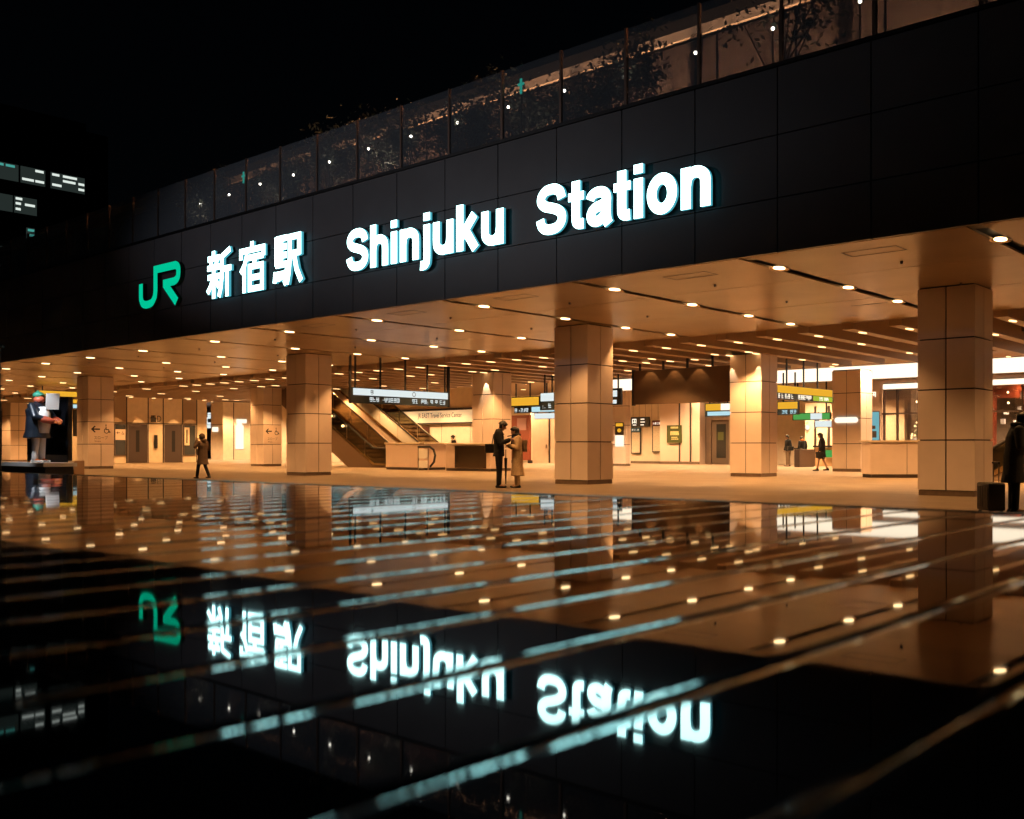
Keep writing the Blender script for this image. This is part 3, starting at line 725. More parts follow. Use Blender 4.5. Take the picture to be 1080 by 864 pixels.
# signs at the far left behind the statue
t = xsign(-58, 24.0, 27.2, 3.97, 4.30, (24.4, 26.6), 'yellow hanging sign behind the green-capped statue', [(3.99, 4.28, 24.05, 27.15, 'signy')])
t = xsign(-58, 26.1, 27.2, 3.30, 3.86, (26.6,), 'short yellow and white sign above the dark wall screen', [(3.62, 3.84, 26.12, 27.18, 'signy'), (3.34, 3.55, 26.12, 27.18, 'signt')], 3.97)
t = thing('wall_screen', (-58.1, 26.7, 1.6), 'switched-off dark screen under the short yellow sign', 'screen')
m = MB(); m.box(-58.2, -58.05, 26.2, 27.2, 1.7, 3.28); m.build('panel', M['black'], t)
m = MB(); m.box(-58.3, -58.21, 26.5, 26.9, 0, 2.4); m.build('stand', M['dsteel'], t)

# ------------------------------------------------------------------ elevator block
ev = thing('elevator_block', (-68, 34.5, 0), 'cream elevator block with two metal lift doors at left', 'elevator')
X0 = -64
m = MB(); m.box(-72, X0, 30.2, 38.4, 0, 4.95); m.build('wall', M['cream'], ev)
m = MB()
for y in (31.5, 32.42, 33.95, 35.05, 36.5, 37.6): m.box(X0 + .002, X0 + .03, y - .03, y + .03, 0, 4.9)
m.box(X0 + .002, X0 + .02, 31.53, 37.57, 2.66, 2.71); m.build('panel_joint', M['joint'], ev)
tanp = mat('tan_panel', (.30, .21, .14), .5)  # tan panels, darker than the cream wall around them
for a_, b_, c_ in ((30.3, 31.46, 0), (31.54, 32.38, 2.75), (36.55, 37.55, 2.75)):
    m = MB(); m.box(X0 + .002, X0 + .028, a_, b_, c_, 4.9); m.build('tan_wall_panel', tanp, ev)
for y0, y1 in ((32.5, 33.85), (35.12, 36.42)):
    m = MB(); m.box(X0 + .003, X0 + .05, y0, y1, .02, 2.62); d = m.build('door', M['dsteel'], ev)
    m = MB(); m.box(X0 + .051, X0 + .055, y0 + .55, y0 + .8, .75, 2.2); m.build('door_window', M['black'], d)
    m = MB(); m.box(X0 + .003, X0 + .09, y0 - .06, y0 - .004, 0, 2.66); m.box(X0 + .003, X0 + .09, y1 + .004, y1 + .06, 0, 2.66); m.build('door_frame', M['steel'], d)
for y0, y1 in ((31.55, 32.38), (36.55, 37.5)):
    m = MB(); m.box(X0 + .003, X0 + .05, y0, y1, .5, 2.62); w = m.build('window', M['dsteel'], ev)
    m = MB(); m.box(X0 + .055, X0 + .06, y0 + .08, y1 - .08, .56, 2.55); m.build('pane', mat('dusk_glass', (.03, .035, .04), .1), w)
m = MB(); m.box(X0 + .052, X0 + .08, 34.35, 34.6, 1.0, 1.9); m.build('call_panel', M['black'], ev)
# lift emblem and letter
m = MB(); x = X0 + .05
m.box(x, x + .01, 34.12, 34.5, 2.78, 3.08)
for q in (34.2, 34.31, 34.42): m.ell((x, q, 3.2), .01, .045, .045, n=10, k=6); m.cyl((x, q, 3.08), (x, q, 3.16), .035, n=8)
m.build('lift_emblem', M['ink'], ev)
m = MB(); text_mb(m, 'D', lambda a, b_: (X0 + .05, 34.58 + a, 2.8 + b_), .3, .42); m.build('lift_letter', M['ink'], ev)
# small slope sign and pictogram board on the glass
def arrow(mb, y, z, s, x):
    mb.add([(x, y, z), (x, y + .45 * s, z + .42 * s), (x, y + .62 * s, z + .36 * s), (x, y + .36 * s, z + .09 * s), (x, y + 1.15 * s, z + .09 * s), (x, y + 1.15 * s, z - .09 * s), (x, y + .36 * s, z - .09 * s), (x, y + .62 * s, z - .36 * s), (x, y + .45 * s, z - .42 * s)], [tuple(range(9))])
def wheelchair(mb, y, z, s, x):
    pl = lambda a, b_, d: (x + .002 - d, y + a * s, z + b_ * s)
    stroke(mb, [(.30, .72), (.32, .34), (.62, .34), (.74, .02), (.86, .05)], .11, pl, 0, .004, mi=(0, 0))
    stroke(mb, catmull([(.25, .46), (.10, .28), (.14, .02), (.36, -.10), (.58, .0), (.64, .16)], 4), .09, pl, -.001, .004, mi=(0, 0))
    mb.ell((x, y + .30 * s, z + .88 * s), .004, .09 * s, .09 * s, n=10, k=6)
def slope_sign(x, y0, y1, z0, z1, label, s=.5):
    t = thing('slope_sign', (x, (y0 + y1) / 2, z0), label, 'sign')
    m = MB(); m.box(x, x + .012, y0, y1, z0, z1); m.build('plate', M['creamp'], t)
    h = z1 - z0; w_ = y1 - y0; xx = x + .015
    m = MB(); arrow(m, y0 + .07 * w_, z0 + .68 * h, .33 * w_, xx); m.build('arrow', M['ink'], t)
    m = MB(); wheelchair(m, y0 + .60 * w_, z0 + .53 * h, .34 * w_, xx); m.build('wheelchair_symbol', M['ink'], t)
    if h > .9:
        m = MB(); text_mb(m, 'スロープ', lambda a, b_: (xx, y0 + .2 * w_ + a, z0 + .2 * h + b_), .58 * w_, .16 * h); m.build('sign_text', M['ink'], t)
        m = MB(); text_mb(m, 'Slope', lambda a, b_: (xx, y0 + .22 * w_ + a, z0 + .07 * h + b_), .26 * w_, .08 * h); m.build('small_text', M['ink'], t)
slope_sign(-48.099, 22.45, 23.65, 1.24, 2.28, 'beige slope sign with arrow and wheelchair on the column left of the lift doors')
slope_sign(-47.349, 31.95, 33.05, 1.24, 2.28, 'beige slope sign with arrow and wheelchair on the column under the escalator')
slope_sign(X0 + .062, 31.62, 32.3, 1.55, 2.25, 'small beige arrow sign on the glass beside the left lift door')
t = thing('notice', (X0 + .06, 36.9, 1.2), 'tall narrow notice on the glass right of the lift doors', 'notice')
m = MB(); m.box(X0 + .061, X0 + .075, 36.62, 37.0, 1.2, 2.45); m.build('sheet', M['paper'], t)
m = MB(); m.cyl((X0 + .078, 36.8, 1.35), (X0 + .078, 36.8, 2.3), .05, n=6); m.build('figure_mark', M['ink'], t)
for y in (31.0, 32.3, 33.9, 35.1, 36.5, 37.7):
    o = copy_tree(bp); o.location = (X0 + .85, y, 4.37); o.rotation_euler.z = R(90); o['label'] = 'warm lamp washing the wall above the lift doors'; o['group'] = 'lamps above the lift doors'
    spot('lamp_light', (X0 + .24, y, 4.93), 420, o, 48, .10, rad=.012, tgt=(X0 + .20, y, 2.4))
# pillars and lit windows beyond the lifts
t = thing('kiosk_wall', (-76, 47, 0), 'tan panelled kiosk wall with white glowing panels beyond the lifts', 'kiosk')
m = MB(); m.box(-77.5, -75.6, 46.9, 49.6, 0, 4.95); m.build('wall', M['cream'], t)
m = MB(); m.box(-75.598, -75.57, 47.9, 47.96, 0, 4.9); m.box(-77.45, -75.65, 46.86, 46.895, 3.0, 3.04); m.build('panel_joint', M['joint'], t)
m = MB(); m.box(-75.585, -75.55, 48.1, 48.9, .9, 2.95); m.ell((-75.57, 48.5, 2.95), .014, .3, .28); m.build('lit_panel', M['signw2'], t)
m = MB(); m.box(-75.585, -75.55, 48.2, 49.2, 3.15, 3.5); m.build('lit_strip', M['signw2'], t)
m = MB(); m.box(-77.2, -76.3, 46.83, 46.86, 2.4, 2.8); m.build('lit_plate', M['signw2'], t)
def lit_window(x0, x1, y, z0, z1, label, cells, axis='y'):
    t = thing('lit_window', ((x0 + x1) / 2, y, 0), label, 'window')
    m = MB(); m.box(x0, x1, y + .06, y + .3, 0, 4.9); m.build('frame', M['black'], t)
    m = MB()
    rng = random.Random(int(-x0))
    nx = cells
    for i in range(nx):
        a = x0 + (x1 - x0) * i / nx; b_ = x0 + (x1 - x0) * (i + 1) / nx
        z = z0
        while z < z1:
            h = rng.uniform(.15, .5); 
            if rng.random() < .85: m.box(a + .03, b_ - .03, y, y + .05, z, min(z + h - .03, z1))
            z += h
    m.build('pane', M['signw'], t); return t
lit_window(-94, -86, 52, 2.9, 4.4, 'bright white patterned window between the lifts and the kiosk', 14)
lit_window(-79, -70.5, 56.4, 1.8, 4.4, 'bright white window right of the kiosk wall', 16)
t = thing('info_screen', (-62, 52, 0), 'small lit information screen on a stand under the escalator', 'screen')
m = MB(); m.box(-61.9, -59.9, 43.9, 44.0, 1.4, 3.0); m.build('panel', M['black'], t)
m = MB(); m.box(-61.6, -60.4, 43.87, 43.898, 1.6, 2.8); m.build('lit_face', M['signw'], t)
m = MB(); m.box(-61.0, -60.9, 43.9, 44.0, 0, 1.4); m.build('stand', M['black'], t)

# ------------------------------------------------------------------ escalators
def escalator(xb, sgn, y0, y1, S, label, side, solid=False):
    """xb: foot of the incline, rising towards sgn * X; y0, y1: the outer faces."""
    t = thing('escalator', (xb, (y0 + y1) / 2, 0), label, 'escalator')
    k_ = .577; px = lambda s: xb + sgn * s
    # truss: side cladding down to the ground, then a sloping underside
    m = MB(); poly = [(-1.3, 0), (-1.3, .12), (.1, .16), (S, k_ * S), (S, k_ * S - 1.25), (2.2, 0)]
    vs = [(px(s), y, z) for y in (y0 + .02, y1 - .02) for s, z in poly]; n = len(poly)
    m.add(vs, [tuple(range(n)), tuple(range(2 * n - 1, n - 1, -1))] + [(i, n + i, n + (i + 1) % n, (i + 1) % n) for i in range(n)])
    m.build('truss', side, t)
    m = MB()
    for y in (y0, y1 - .05):
        vs = [(px(s), yy, z) for yy in (y - .02, y + .07) for s, z in [(-1.3, .12), (-1.3, .2), (0, .24), (S, k_ * S + .14), (S, k_ * S + .02), (.1, .13)]]
        m.add(vs, [tuple(range(6)), tuple(range(11, 5, -1))] + [(i, 6 + i, 6 + (i + 1) % 6, (i + 1) % 6) for i in range(6)])
    m.build('skirt', M['gold'], t)
    for y in (y0 + .03, y1 - .03):
        m = MB(); a = [(-1.3, .2), (-1.45, .55), (-1.3, .96), (.1, .98), (S, k_ * S + 1.0), (S, k_ * S + .14), (0, .24)]
        vs = [(px(s), yy, z) for yy in (y - .012, y + .012) for s, z in a]; n = len(a)
        m.add(vs, [tuple(range(n)), tuple(range(2 * n - 1, n - 1, -1))] + [(i, n + i, n + (i + 1) % n, (i + 1) % n) for i in range(n)])
        m.build('balustrade', M['white'] if solid and y < (y0 + y1) / 2 else M['bal'], t)
        m = MB(); pts = [(-1.3, .22), (-1.5, .40), (-1.56, .62), (-1.48, .88), (-1.28, 1.0), (-.4, 1.01), (.15, 1.04), (S, k_ * S + 1.05)]
        for p, q in zip(pts[:-1], pts[1:]): m.capsule((px(p[0]), y, p[1]), .045, (px(q[0]), y, q[1]), .045, n=8)
        m.build('handrail', M['rubber'], t)
        m = MB()
        for i in range(int(S / 1.5)):
            s = .8 + i * 1.5; m.box(px(s) - .012, px(s) + .012, y - .016, y + .016, k_ * s + .15, k_ * s + .99)
        m.build('glass_joint', M['steel'], t)
    m = MB(); n = int(S / .4)
    for i in range(n):
        s = .3 + i * .4; z = .231 * i + .1
        x0, x1 = sorted((px(s), px(s + .4)))
        m.box(x0, x1, y0 + .22, y1 - .22, z - .12, z + .231)
    m.build('steps', M['dsteel'], t)
    m = MB()
    for i in range(n):
        s = .3 + i * .4; z = .231 * i + .331; x0, x1 = sorted((px(s), px(s) + sgn * .03))
        m.box(x0, x1, y0 + .23, y1 - .23, z + .001, z + .006)
    m.build('step_edges', M['gold'], t)
    return t
escalator(-40.1, -1, 33.75, 35.25, 9.6, 'long escalator with brass skirting rising to the left behind the column', mat('escalator_brown', (.13, .08, .048), .35))
escalator(-38.9, -1, 36.3, 37.8, 9.6, 'escalator with a pale solid side panel behind the brass one', M['creamp'], True)
escalator(-9.9, 1, 33.0, 34.5, 8.6, 'escalator rising to the right at the right edge behind the person with the suitcase', M['beam'])
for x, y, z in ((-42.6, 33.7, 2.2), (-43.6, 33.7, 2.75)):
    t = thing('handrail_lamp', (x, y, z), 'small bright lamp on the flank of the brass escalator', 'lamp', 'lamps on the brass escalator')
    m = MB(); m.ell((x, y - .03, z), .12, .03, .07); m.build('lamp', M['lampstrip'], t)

# ------------------------------------------------------------------ counters
def counter(x0, x1, y0, y1, h, label, panels, face, top_over=.05, name='counter'):
    t = thing(name, ((x0 + x1) / 2, (y0 + y1) / 2, 0), label, 'counter')
    g_ = .012; m = MB()
    for i in range(panels):
        a = x0 + (x1 - x0) * i / panels; b_ = x0 + (x1 - x0) * (i + 1) / panels
        m.box(a + g_, b_ - g_, y0, y0 + .03, .12, h - .09)
    m.box(x1 - .03, x1 - .001, y0 + .032, y1, .12, h - .09); m.box(x0 + .001, x0 + .03, y0 + .032, y1, .12, h - .09)
    m.build('front_panel', face, t)
    k = MB(); k.box(x0 + .035, x1 - .035, y0 + .035, y1 - .02, 0, h - .08); k.build('body', M['joint'], t)
    k = MB(); k.box(x0 - top_over, x1 + top_over, y0 - top_over, y1 + top_over, h - .075, h); k.build('counter_top', M['cream'], t, bevel=.008)
    k = MB(); k.box(x0 + .03, x1 - .03, y0 + .015, y0 + .034, 0, .115); k.build('kick_plate', M['dsteel'], t)
    return t
counter(-36.6, -33.9, 31.5, 32.9, 1.28, 'pale boxy counter at the foot of the escalator', 1, M['creamp'])
c2 = counter(-32.7, -29.9, 31.7, 32.25, 1.25, 'counter with a dark shiny front left of the couple', 1, M['creamp'])
m = MB(); m.box(-32.1, -30.15, 31.685, 31.697, .13, 1.12); m.build('dark_front', mat('bronze_front', (.14, .10, .065), .16, metal=.8), c2)
c3 = counter(-1.9, 1.9, 0, .9, 1.30, 'long beige counter in front of the lit shop', 3, M['stone'])
for ch in c3.children:
    for v in ch.data.vertices: v.co.y -= .45
c3.rotation_euler.z = R(42.5); c3.location = (-13.25, 36.0, 0)
# barrier rail with rounded end
t = thing('barrier_rail', (-33.2, 31.0, 0), 'low metal barrier with white boards between the two counters', 'barrier')
m = MB(); m.cyl((-33.75, 31.0, 0), (-33.75, 31.0, 1.05), .03); m.cyl((-33.1, 31.0, 0), (-33.1, 31.0, 1.05), .03); m.build('post', M['steel'], t)
m = MB(); m.box(-33.72, -33.13, 30.98, 31.02, .55, .98); m.box(-33.72, -33.13, 30.98, 31.02, .12, .45); m.build('board', M['white'], t)
m = MB(); pts = [(-33.75, 1.08), (-33.0, 1.08), (-32.75, .95), (-32.65, .7), (-32.72, .4), (-32.95, .2)]
for p, q in zip(pts[:-1], pts[1:]): m.capsule((p[0], 31.0, p[1]), .05, (q[0], 31.0, q[1]), .05, n=8)
m.build('rail', M['rubber'], t)

# ------------------------------------------------------------------ ticket area and shop
t = thing('ticket_counter', (-24, 54, 0), 'far ticket counter with dark machines under the green and white sign', 'counter')
m = MB(); m.box(-26.2, -20.5, 54.2, 54.6, 0, 3.6); m.build('wall', mat('warm_panel', (.66, .54, .40), .5), t)
m = MB(); m.box(-25.2, -22.2, 53.4, 54.0, 0, 1.05); m.build('desk', mat('desk_orange', (.40, .24, .12), .5), t)
m = MB(); m.box(-25.3, -22.1, 53.3, 54.05, 1.06, 1.16); m.build('desk_top', M['black'], t)
for x in (-25.6, -24.8, -23.9, -23.1):
    m = MB(); m.box(x, x + .1, 54.1, 54.19, 0, 3.4); m.build('mullion', M['dsteel'], t)
m = MB(); m.box(-26.2, -20.5, 54.14, 54.19, 0, .2); m.build('skirting', M['ink'], t)
m = MB(); m.box(-24.6, -24.1, 53.28, 53.299, .5, .9); m.build('green_label', M['signg'], t)
m = MB(); m.ell((-26.0, 54.1, 2.2), .14, .05, .14); m.build('round_lamp', M['signw2'], t)
t = thing('ticket_gate', (-24.6, 50.5, 0), 'dark waist-high ticket gate beside the far pair of people', 'gate')
m = MB(); m.box(-24.6, -24.3, 49.6, 51.4, 0, .95); m.build('body', M['dsteel'], t, bevel=.03)
m = MB(); m.box(-24.62, -24.28, 49.62, 49.9, .955, 1.02); m.build('reader', M['black'], t)
t = thing('oblong_sign', (-18.4, 41.97, 2.1), 'white glowing oblong sign with round ends on the far column', 'sign')
m = MB(); m.box(-18.78, -17.98, 41.93, 41.975, 2.12, 2.36); m.cyl((-18.78, 41.93, 2.24), (-18.78, 41.975, 2.24), .12, n=16); m.cyl((-17.98, 41.93, 2.24), (-17.98, 41.975, 2.24), .12, n=16)
m.build('lit_face', M['signw2'], t)
sh = thing('shop', (-13, 47, 0), 'glass-fronted shop with a small decorated tree and reddish back wall behind the long counter', 'shop')
m = MB(); m.box(-18.95, -18.2, 45.36, 45.6, 0, 4.1); m.box(-18.2, 4, 45.36, 45.6, 3.76, 4.1); m.box(-18.2, 4, 45.36, 45.6, 0, .6); m.build('front_wall', M['creamp'], sh)
m = MB(); m.box(-18.2, 4, 52, 52.2, 0, 4.1); m.build('rear_wall', M['red'], sh)
m = MB()
for i, x in enumerate((-18.15, -17.55, -16.6, -15.3, -13.8, -12.3, -10.8)): m.box(x, x + .07, 45.4, 45.55, .6, 3.76)
m.box(-18.2, 4, 45.42, 45.53, 2.55, 2.62); m.build('window_frame', M['dsteel'], sh)
m = MB(); m.box(-18.1, 4, 45.47, 45.48, .62, 3.74); m.build('window_glass', M['wglass'], sh)
m = MB(); m.box(-17.9, -16.7, 50.5, 50.9, .4, 3.2); m.box(-14.9, -13.4, 51, 51.4, .3, 3.4); m.build('shelf', M['bark'], sh)
m = MB(); rng = random.Random(8)
for i in range(46):
    x = rng.uniform(-18, -10.5); z = rng.uniform(.9, 3.5); y = rng.uniform(46.8, 50.2); m.box(x, x + rng.uniform(.08, .3), y, y + .1, z, z + rng.uniform(.06, .3))
m.build('goods', mat('shop_goods', (.34, .38, .50), .5, noise=(3, .3, 1.9)), sh)
m = MB()
for i in range(16): m.ell((rng.uniform(-18, -11), rng.uniform(46.5, 50), rng.uniform(3.0, 3.6)), .05, .05, .05, n=8, k=5)
m.build('bulbs', M['lamp'], sh)
for x in (-17.2, -14.5, -12.0):
    spot('lamp_light', (x, 48.2, 3.7), 2000, sh, 140, .8, c=(1., .6, .3), rad=.15)
t = thing('shop_poster', (-18.5, 45.3, 1.3), 'tall teal lit poster left of the shop window', 'poster')
m = MB(); m.box(-18.75, -18.25, 45.3, 45.355, 1.3, 2.72); m.build('frame', M['steel'], t)
m = MB(); m.box(-18.71, -18.29, 45.285, 45.298, 1.34, 2.68); m.build('lit_face', glow('teal_poster', (.20, .50, .55), .7), t)
m = MB(); m.box(-18.6, -18.4, 45.275, 45.284, 1.5, 1.8); m.box(-18.66, -18.45, 45.275, 45.284, 1.9, 2.05); m.build('poster_marks', M['ink'], t)
t = thing('shop_sign', (-18.5, 45.3, 3.0), 'small white lit two-character sign over the teal poster', 'sign')
m = MB(); m.box(-18.72, -18.3, 45.32, 45.355, 2.98, 3.66); m.build('plate', M['creamp'], t)
m = MB()
for z in (3.03, 3.34): marks(m, -18.66, -18.36, z, z + .26, lambda mb, a, b_, c, d, mi: mb.box(a, b_, 45.29, 45.318, c, d, mi), int(z * 100), dens=1)
m.build('sign_marks', M['wlight'], t)
# decorated tree in the shop window
t = thing('decorated_tree', (-17.0, 46.6, .6), 'small dark conical tree with golden lights in the shop window', 'tree')
m = MB(); rng = random.Random(5)
for i in range(420):
    h = rng.random() ** 1.3; a = rng.uniform(0, 2 * PI); r = (1 - h) * .48 * rng.uniform(.5, 1)
    c = Vector((-17.0 + r * math.cos(a), 46.6 + r * math.sin(a), 1.0 + h * 1.5)); d1 = Vector((math.cos(a), math.sin(a), -.3)).normalized() * .12; d2 = Vector((-math.sin(a), math.cos(a), 0)) * .035
    m.add([c, c + d1 * .5 + d2, c + d1, c + d1 * .5 - d2], [(0, 1, 2, 3)])
m.build('crown', M['leaf'], t)
m = MB(); m.cyl((-17, 46.6, .6), (-17, 46.6, 1.3), .05); m.build('trunk', M['bark'], t)
m = MB()
for i in range(16):
    h = rng.random(); a = rng.uniform(PI, 2 * PI); r = (1 - h) * .46
    m.ell((-17.0 + r * math.cos(a), 46.6 + r * math.sin(a), 1.0 + h * 1.5), .045, .045, .045, n=8, k=5)
m.build('lights', M['lampstrip'], t)

# ------------------------------------------------------------------ people
def person(loc, rz, hgt, label, coat, trousers, hem=.85, lean=0., head=(25, 0), legs=None, arms=None, hairm='hair', hairlong=False, hood=None, fine=.011, hat=None, name='person', cat='person', coatw=1., scarf=None, bare_legs=False, shoe='black', skin='skin'):
    t = thing(name, loc, label, cat, rz=rz); k_ = hgt / 1.72
    t.scale = (k_, k_, k_)
    V = Vector
    legs = legs or [((-.09, .01, .47), (-.10, 0, .08)), ((.09, .01, .47), (.10, 0, .08))]
    arms = arms or [((-.25, -.02, 1.13), (-.25, .06, .90)), ((.25, -.02, 1.13), (.25, .06, .90))]
    hip = [V((-.09, 0, .90)), V((.09, 0, .90))]
    bend = lambda z: lean * max(0, z - .9)
    sh_ = [V((-.18, bend(1.40), 1.39)), V((.18, bend(1.40), 1.39))]
    nk = V((0, bend(1.46) + .005, 1.46)); pt = R(head[0]); yw = R(head[1])
    rot = Matrix.Rotation(yw, 3, 'Z') @ Matrix.Rotation(-pt, 3, 'X')
    hc = nk + rot @ V((0, .025, .145))
    b = MB()
    b.loft([(0, 0, .82, .14, .10), (0, 0, .92, .155, .11), (0, bend(1.08), 1.08, .125, .095), (0, bend(1.25), 1.25, .15, .105), (0, bend(1.38), 1.38, .155, .09), (0, bend(1.45), 1.45, .07, .06)])
    b.capsule(nk - V((0, 0, .06)), .06, hc - rot @ V((0, .02, .06)), .052)
    b.ell(hc, .074, .092, .112, rot=rot); b.ell(hc + rot @ V((0, .03, -.06)), .055, .06, .055, rot=rot)
    b.capsule(hc + rot @ V((0, .088, .01)), .011, hc + rot @ V((0, .106, -.025)), .016)
    for s in (-1, 1): b.ell(hc + rot @ V((s * .076, -.005, -.005)), .012, .02, .03, rot=rot)
    for i in (0, 1):
        kn, an = V(legs[i][0]), V(legs[i][1])
        b.capsule(hip[i], .085, kn, .055); b.capsule(kn, .055, an, .038); b.capsule(an, .038, an + V((0, .14, -.04)), .03)
        el, wr = V(arms[i][0]), V(arms[i][1]); s = -1 if i == 0 else 1
        b.capsule(sh_[i], .055, el, .042); b.capsule(el, .042, wr, .028)
        d = (wr - el).normalized(); sd = d.cross(V((0, 0, 1)));
        sd = sd.normalized() if sd.length > .1 else V((0, 1, 0)); up = sd.cross(d).normalized()
        pm = wr + d * .075
        b.capsule(wr, .026, pm, .034); b.capsule(wr + sd * .015, .022, pm + sd * .022, .022); b.capsule(wr - sd * .015, .022, pm - sd * .022, .022)
        for f, L in ((-.03, .062), (-.01, .075), (.011, .07), (.031, .052)):
            p0 = pm + sd * f; p1 = p0 + d * L * .55 - up * .008; p2 = p1 + d * L * .4 - up * .03
            b.capsule(p0, .0095, p1, .009, n=6); b.capsule(p1, .009, p2, .008, n=6)
        p0 = wr + d * .03 + sd * (.03 * s); p1 = p0 + d * .03 + sd * (.03 * s) - up * .01; p2 = p1 + d * .035 - up * .012
        b.capsule(p0, .012, p1, .011, n=6); b.capsule(p1, .011, p2, .009, n=6)
    body = b.build('body', M[skin], t, remesh=fine, local=True)
    m = MB()
    for s in (-1, 1): m.ell(hc + rot @ V((s * .032, .082, .012)), .012, .008, .007, n=8, k=5, rot=rot)
    m.build('eyes', M['ink'], t, local=True)
    # hair
    m = MB(); m.ell(hc + rot @ V((0, -.018, .03)), .088, .098, .105, rot=rot); m.ell(hc + rot @ V((0, .03, .075)), .07, .065, .045, rot=rot)
    for s in (-1, 1): m.ell(hc + rot @ V((s * .06, -.03, -.02)), .03, .05, .07, rot=rot)
    rng = random.Random(int(loc[0] * 50))
    for i in range(14):
        a = rng.uniform(0, 2 * PI); m.capsule(hc + rot @ V((.07 * math.cos(a), -.02 + .08 * math.sin(a), .05)), .02, hc + rot @ V((.09 * math.cos(a), -.03 + .10 * math.sin(a), .0 if math.sin(a) < .3 else .05)), .012, n=6)
    if hairlong: m.capsule(hc + rot @ V((0, -.07, 0)), .08, hc + V((0, -.07, -.22)), .07); m.capsule(hc + V((0, -.075, -.22)), .07, hc + V((0, -.07, -.34)), .045)
    if hat is None: m.build('hair', M[hairm], t, remesh=.009, local=True)
    else:
        m = MB(); m.ell(hc + rot @ V((0, -.01, .045)), .10, .11, .085, rot=rot); m.ell(hc + rot @ V((0, .10, .04)), .07, .07, .015, rot=rot); m.ell(hc + rot @ V((0, -.01, .135)), .03, .03, .03, rot=rot); m.build('cap', hat, t, remesh=.01, local=True)
    # trousers
    m = MB()
    for i in (0, 1):
        kn, an = V(legs[i][0]), V(legs[i][1]); an2 = an + (kn - an).normalized() * .03
        if bare_legs: kn2 = hip[i].lerp(kn, .75); m.capsule(hip[i], .105, kn2, .085)
        else: m.capsule(hip[i], .105, kn, .073); m.capsule(kn, .073, an2, .062)
    m.loft([(0, 0, .84, .165, .115), (0, 0, .95, .165, .118), (0, bend(1.04), 1.04, .145, .108)])
    m.build('trousers', trousers, t, remesh=.014, local=True)
    # coat and sleeves
    m = MB()
    if coat is not None:
        fl = 1 + max(0, (.95 - hem)) * .32
        m.loft([(0, -.01, hem, .185 * fl * coatw, .145 * fl * coatw), (0, 0, (hem + .95) / 2, .182 * coatw, .14 * coatw), (0, 0, .97, .175 * coatw, .135 * coatw), (0, bend(1.12), 1.12, .165 * coatw, .128 * coatw), (0, bend(1.28), 1.28, .185 * coatw, .135 * coatw), (0, bend(1.39), 1.39, .19, .115), (0, bend(1.46), 1.455, .10, .085), (0, bend(1.5), 1.49, .075, .075)])
        for i in (0, 1):
            el, wr = V(arms[i][0]), V(arms[i][1]); w2 = wr.lerp(el, .06)
            m.capsule(sh_[i], .078, el, .062 * (coatw * .5 + .5)); m.capsule(el, .062 * (coatw * .5 + .5), w2, .05)
        for s in (-1, 1): m.capsule((s * .05, bend(1.45) + .07, 1.42), .022, (s * .03, bend(1.2) + .135 * coatw, 1.15), .018, n=6)
        m.capsule((-.09, bend(1.47), 1.46), .035, (.09, bend(1.47), 1.46), .035)
        if hood: m.ell((0, bend(1.45) - .08, 1.47), .12, .09, .09)
        m.build('coat', coat, t, remesh=.013, local=True)
    if hood:
        m = MB(); m.ell(hc + rot @ V((0, -.035, .02)), .115, .115, .135, rot=rot); m.build('hood', hood, t, remesh=.014, local=True)
    if scarf:
        m = MB()
        for i in range(12):
            a0, a1 = 2 * PI * i / 12, 2 * PI * (i + 1) / 12
            m.capsule(nk + V((.09 * math.cos(a0), .085 * math.sin(a0) + .01, .02)), .042, nk + V((.09 * math.cos(a1), .085 * math.sin(a1) + .01, .02)), .042, n=7)
        m.capsule(nk + V((.05, .1, 0)), .045, nk + V((.06, .15, -.35)), .04); m.build('scarf', scarf, t, remesh=.014, local=True)
    for i in (0, 1):
        an = V(legs[i][1]); m = MB(); z = an.z - .075
        m.capsule((an.x, an.y - .05, z + .038), .038, (an.x, an.y + .10, z + .036), .036); m.capsule((an.x, an.y + .10, z + .034), .036, (an.x, an.y + .17, z + .03), .028); m.capsule((an.x, an.y - .03, z + .05), .042, (an.x, an.y - .01, z + .10), .044)
        m.build('shoe', M[shoe], t, remesh=.01, local=True)
    return t
black = cloth('black_wool', (.010, .010, .012)); dnavy = cloth('dark_blue_grey_coat', (.035, .037, .042)); tan = cloth('tan_coat', (.44, .31, .19)); fuzzy = cloth('brown_coat', (.13, .085, .06)); grey = cloth('dark_grey', (.03, .03, .033)); khaki = cloth('khaki', (.16, .11, .07)); pale = cloth('pale_shirt', (.5, .45, .4)); orangec = cloth('orange_scarf', (.45, .13, .03))
phone_arms = [((-.24, .02, 1.13), (-.10, .26, 1.20)), ((.24, .04, 1.13), (.08, .27, 1.22))]
pm_ = person((-17.58, 18.95, 0), R(-50), 1.76, 'person in a black suit looking down at a phone, standing left in the couple', black, black, hem=.80, head=(32, 0), arms=phone_arms, hairm='hair', fine=.009)
pw_ = person((-17.27, 19.32, 0), R(140), 1.60, 'person in a long tan coat and dark scarf, standing right in the couple', tan, tan, hem=.34, head=(22, 0), arms=[((-.25, .05, 1.12), (-.06, .24, 1.19)), ((.25, .05, 1.12), (.07, .23, 1.15))], scarf=black, coatw=1.12, fine=.009, hairlong=True)
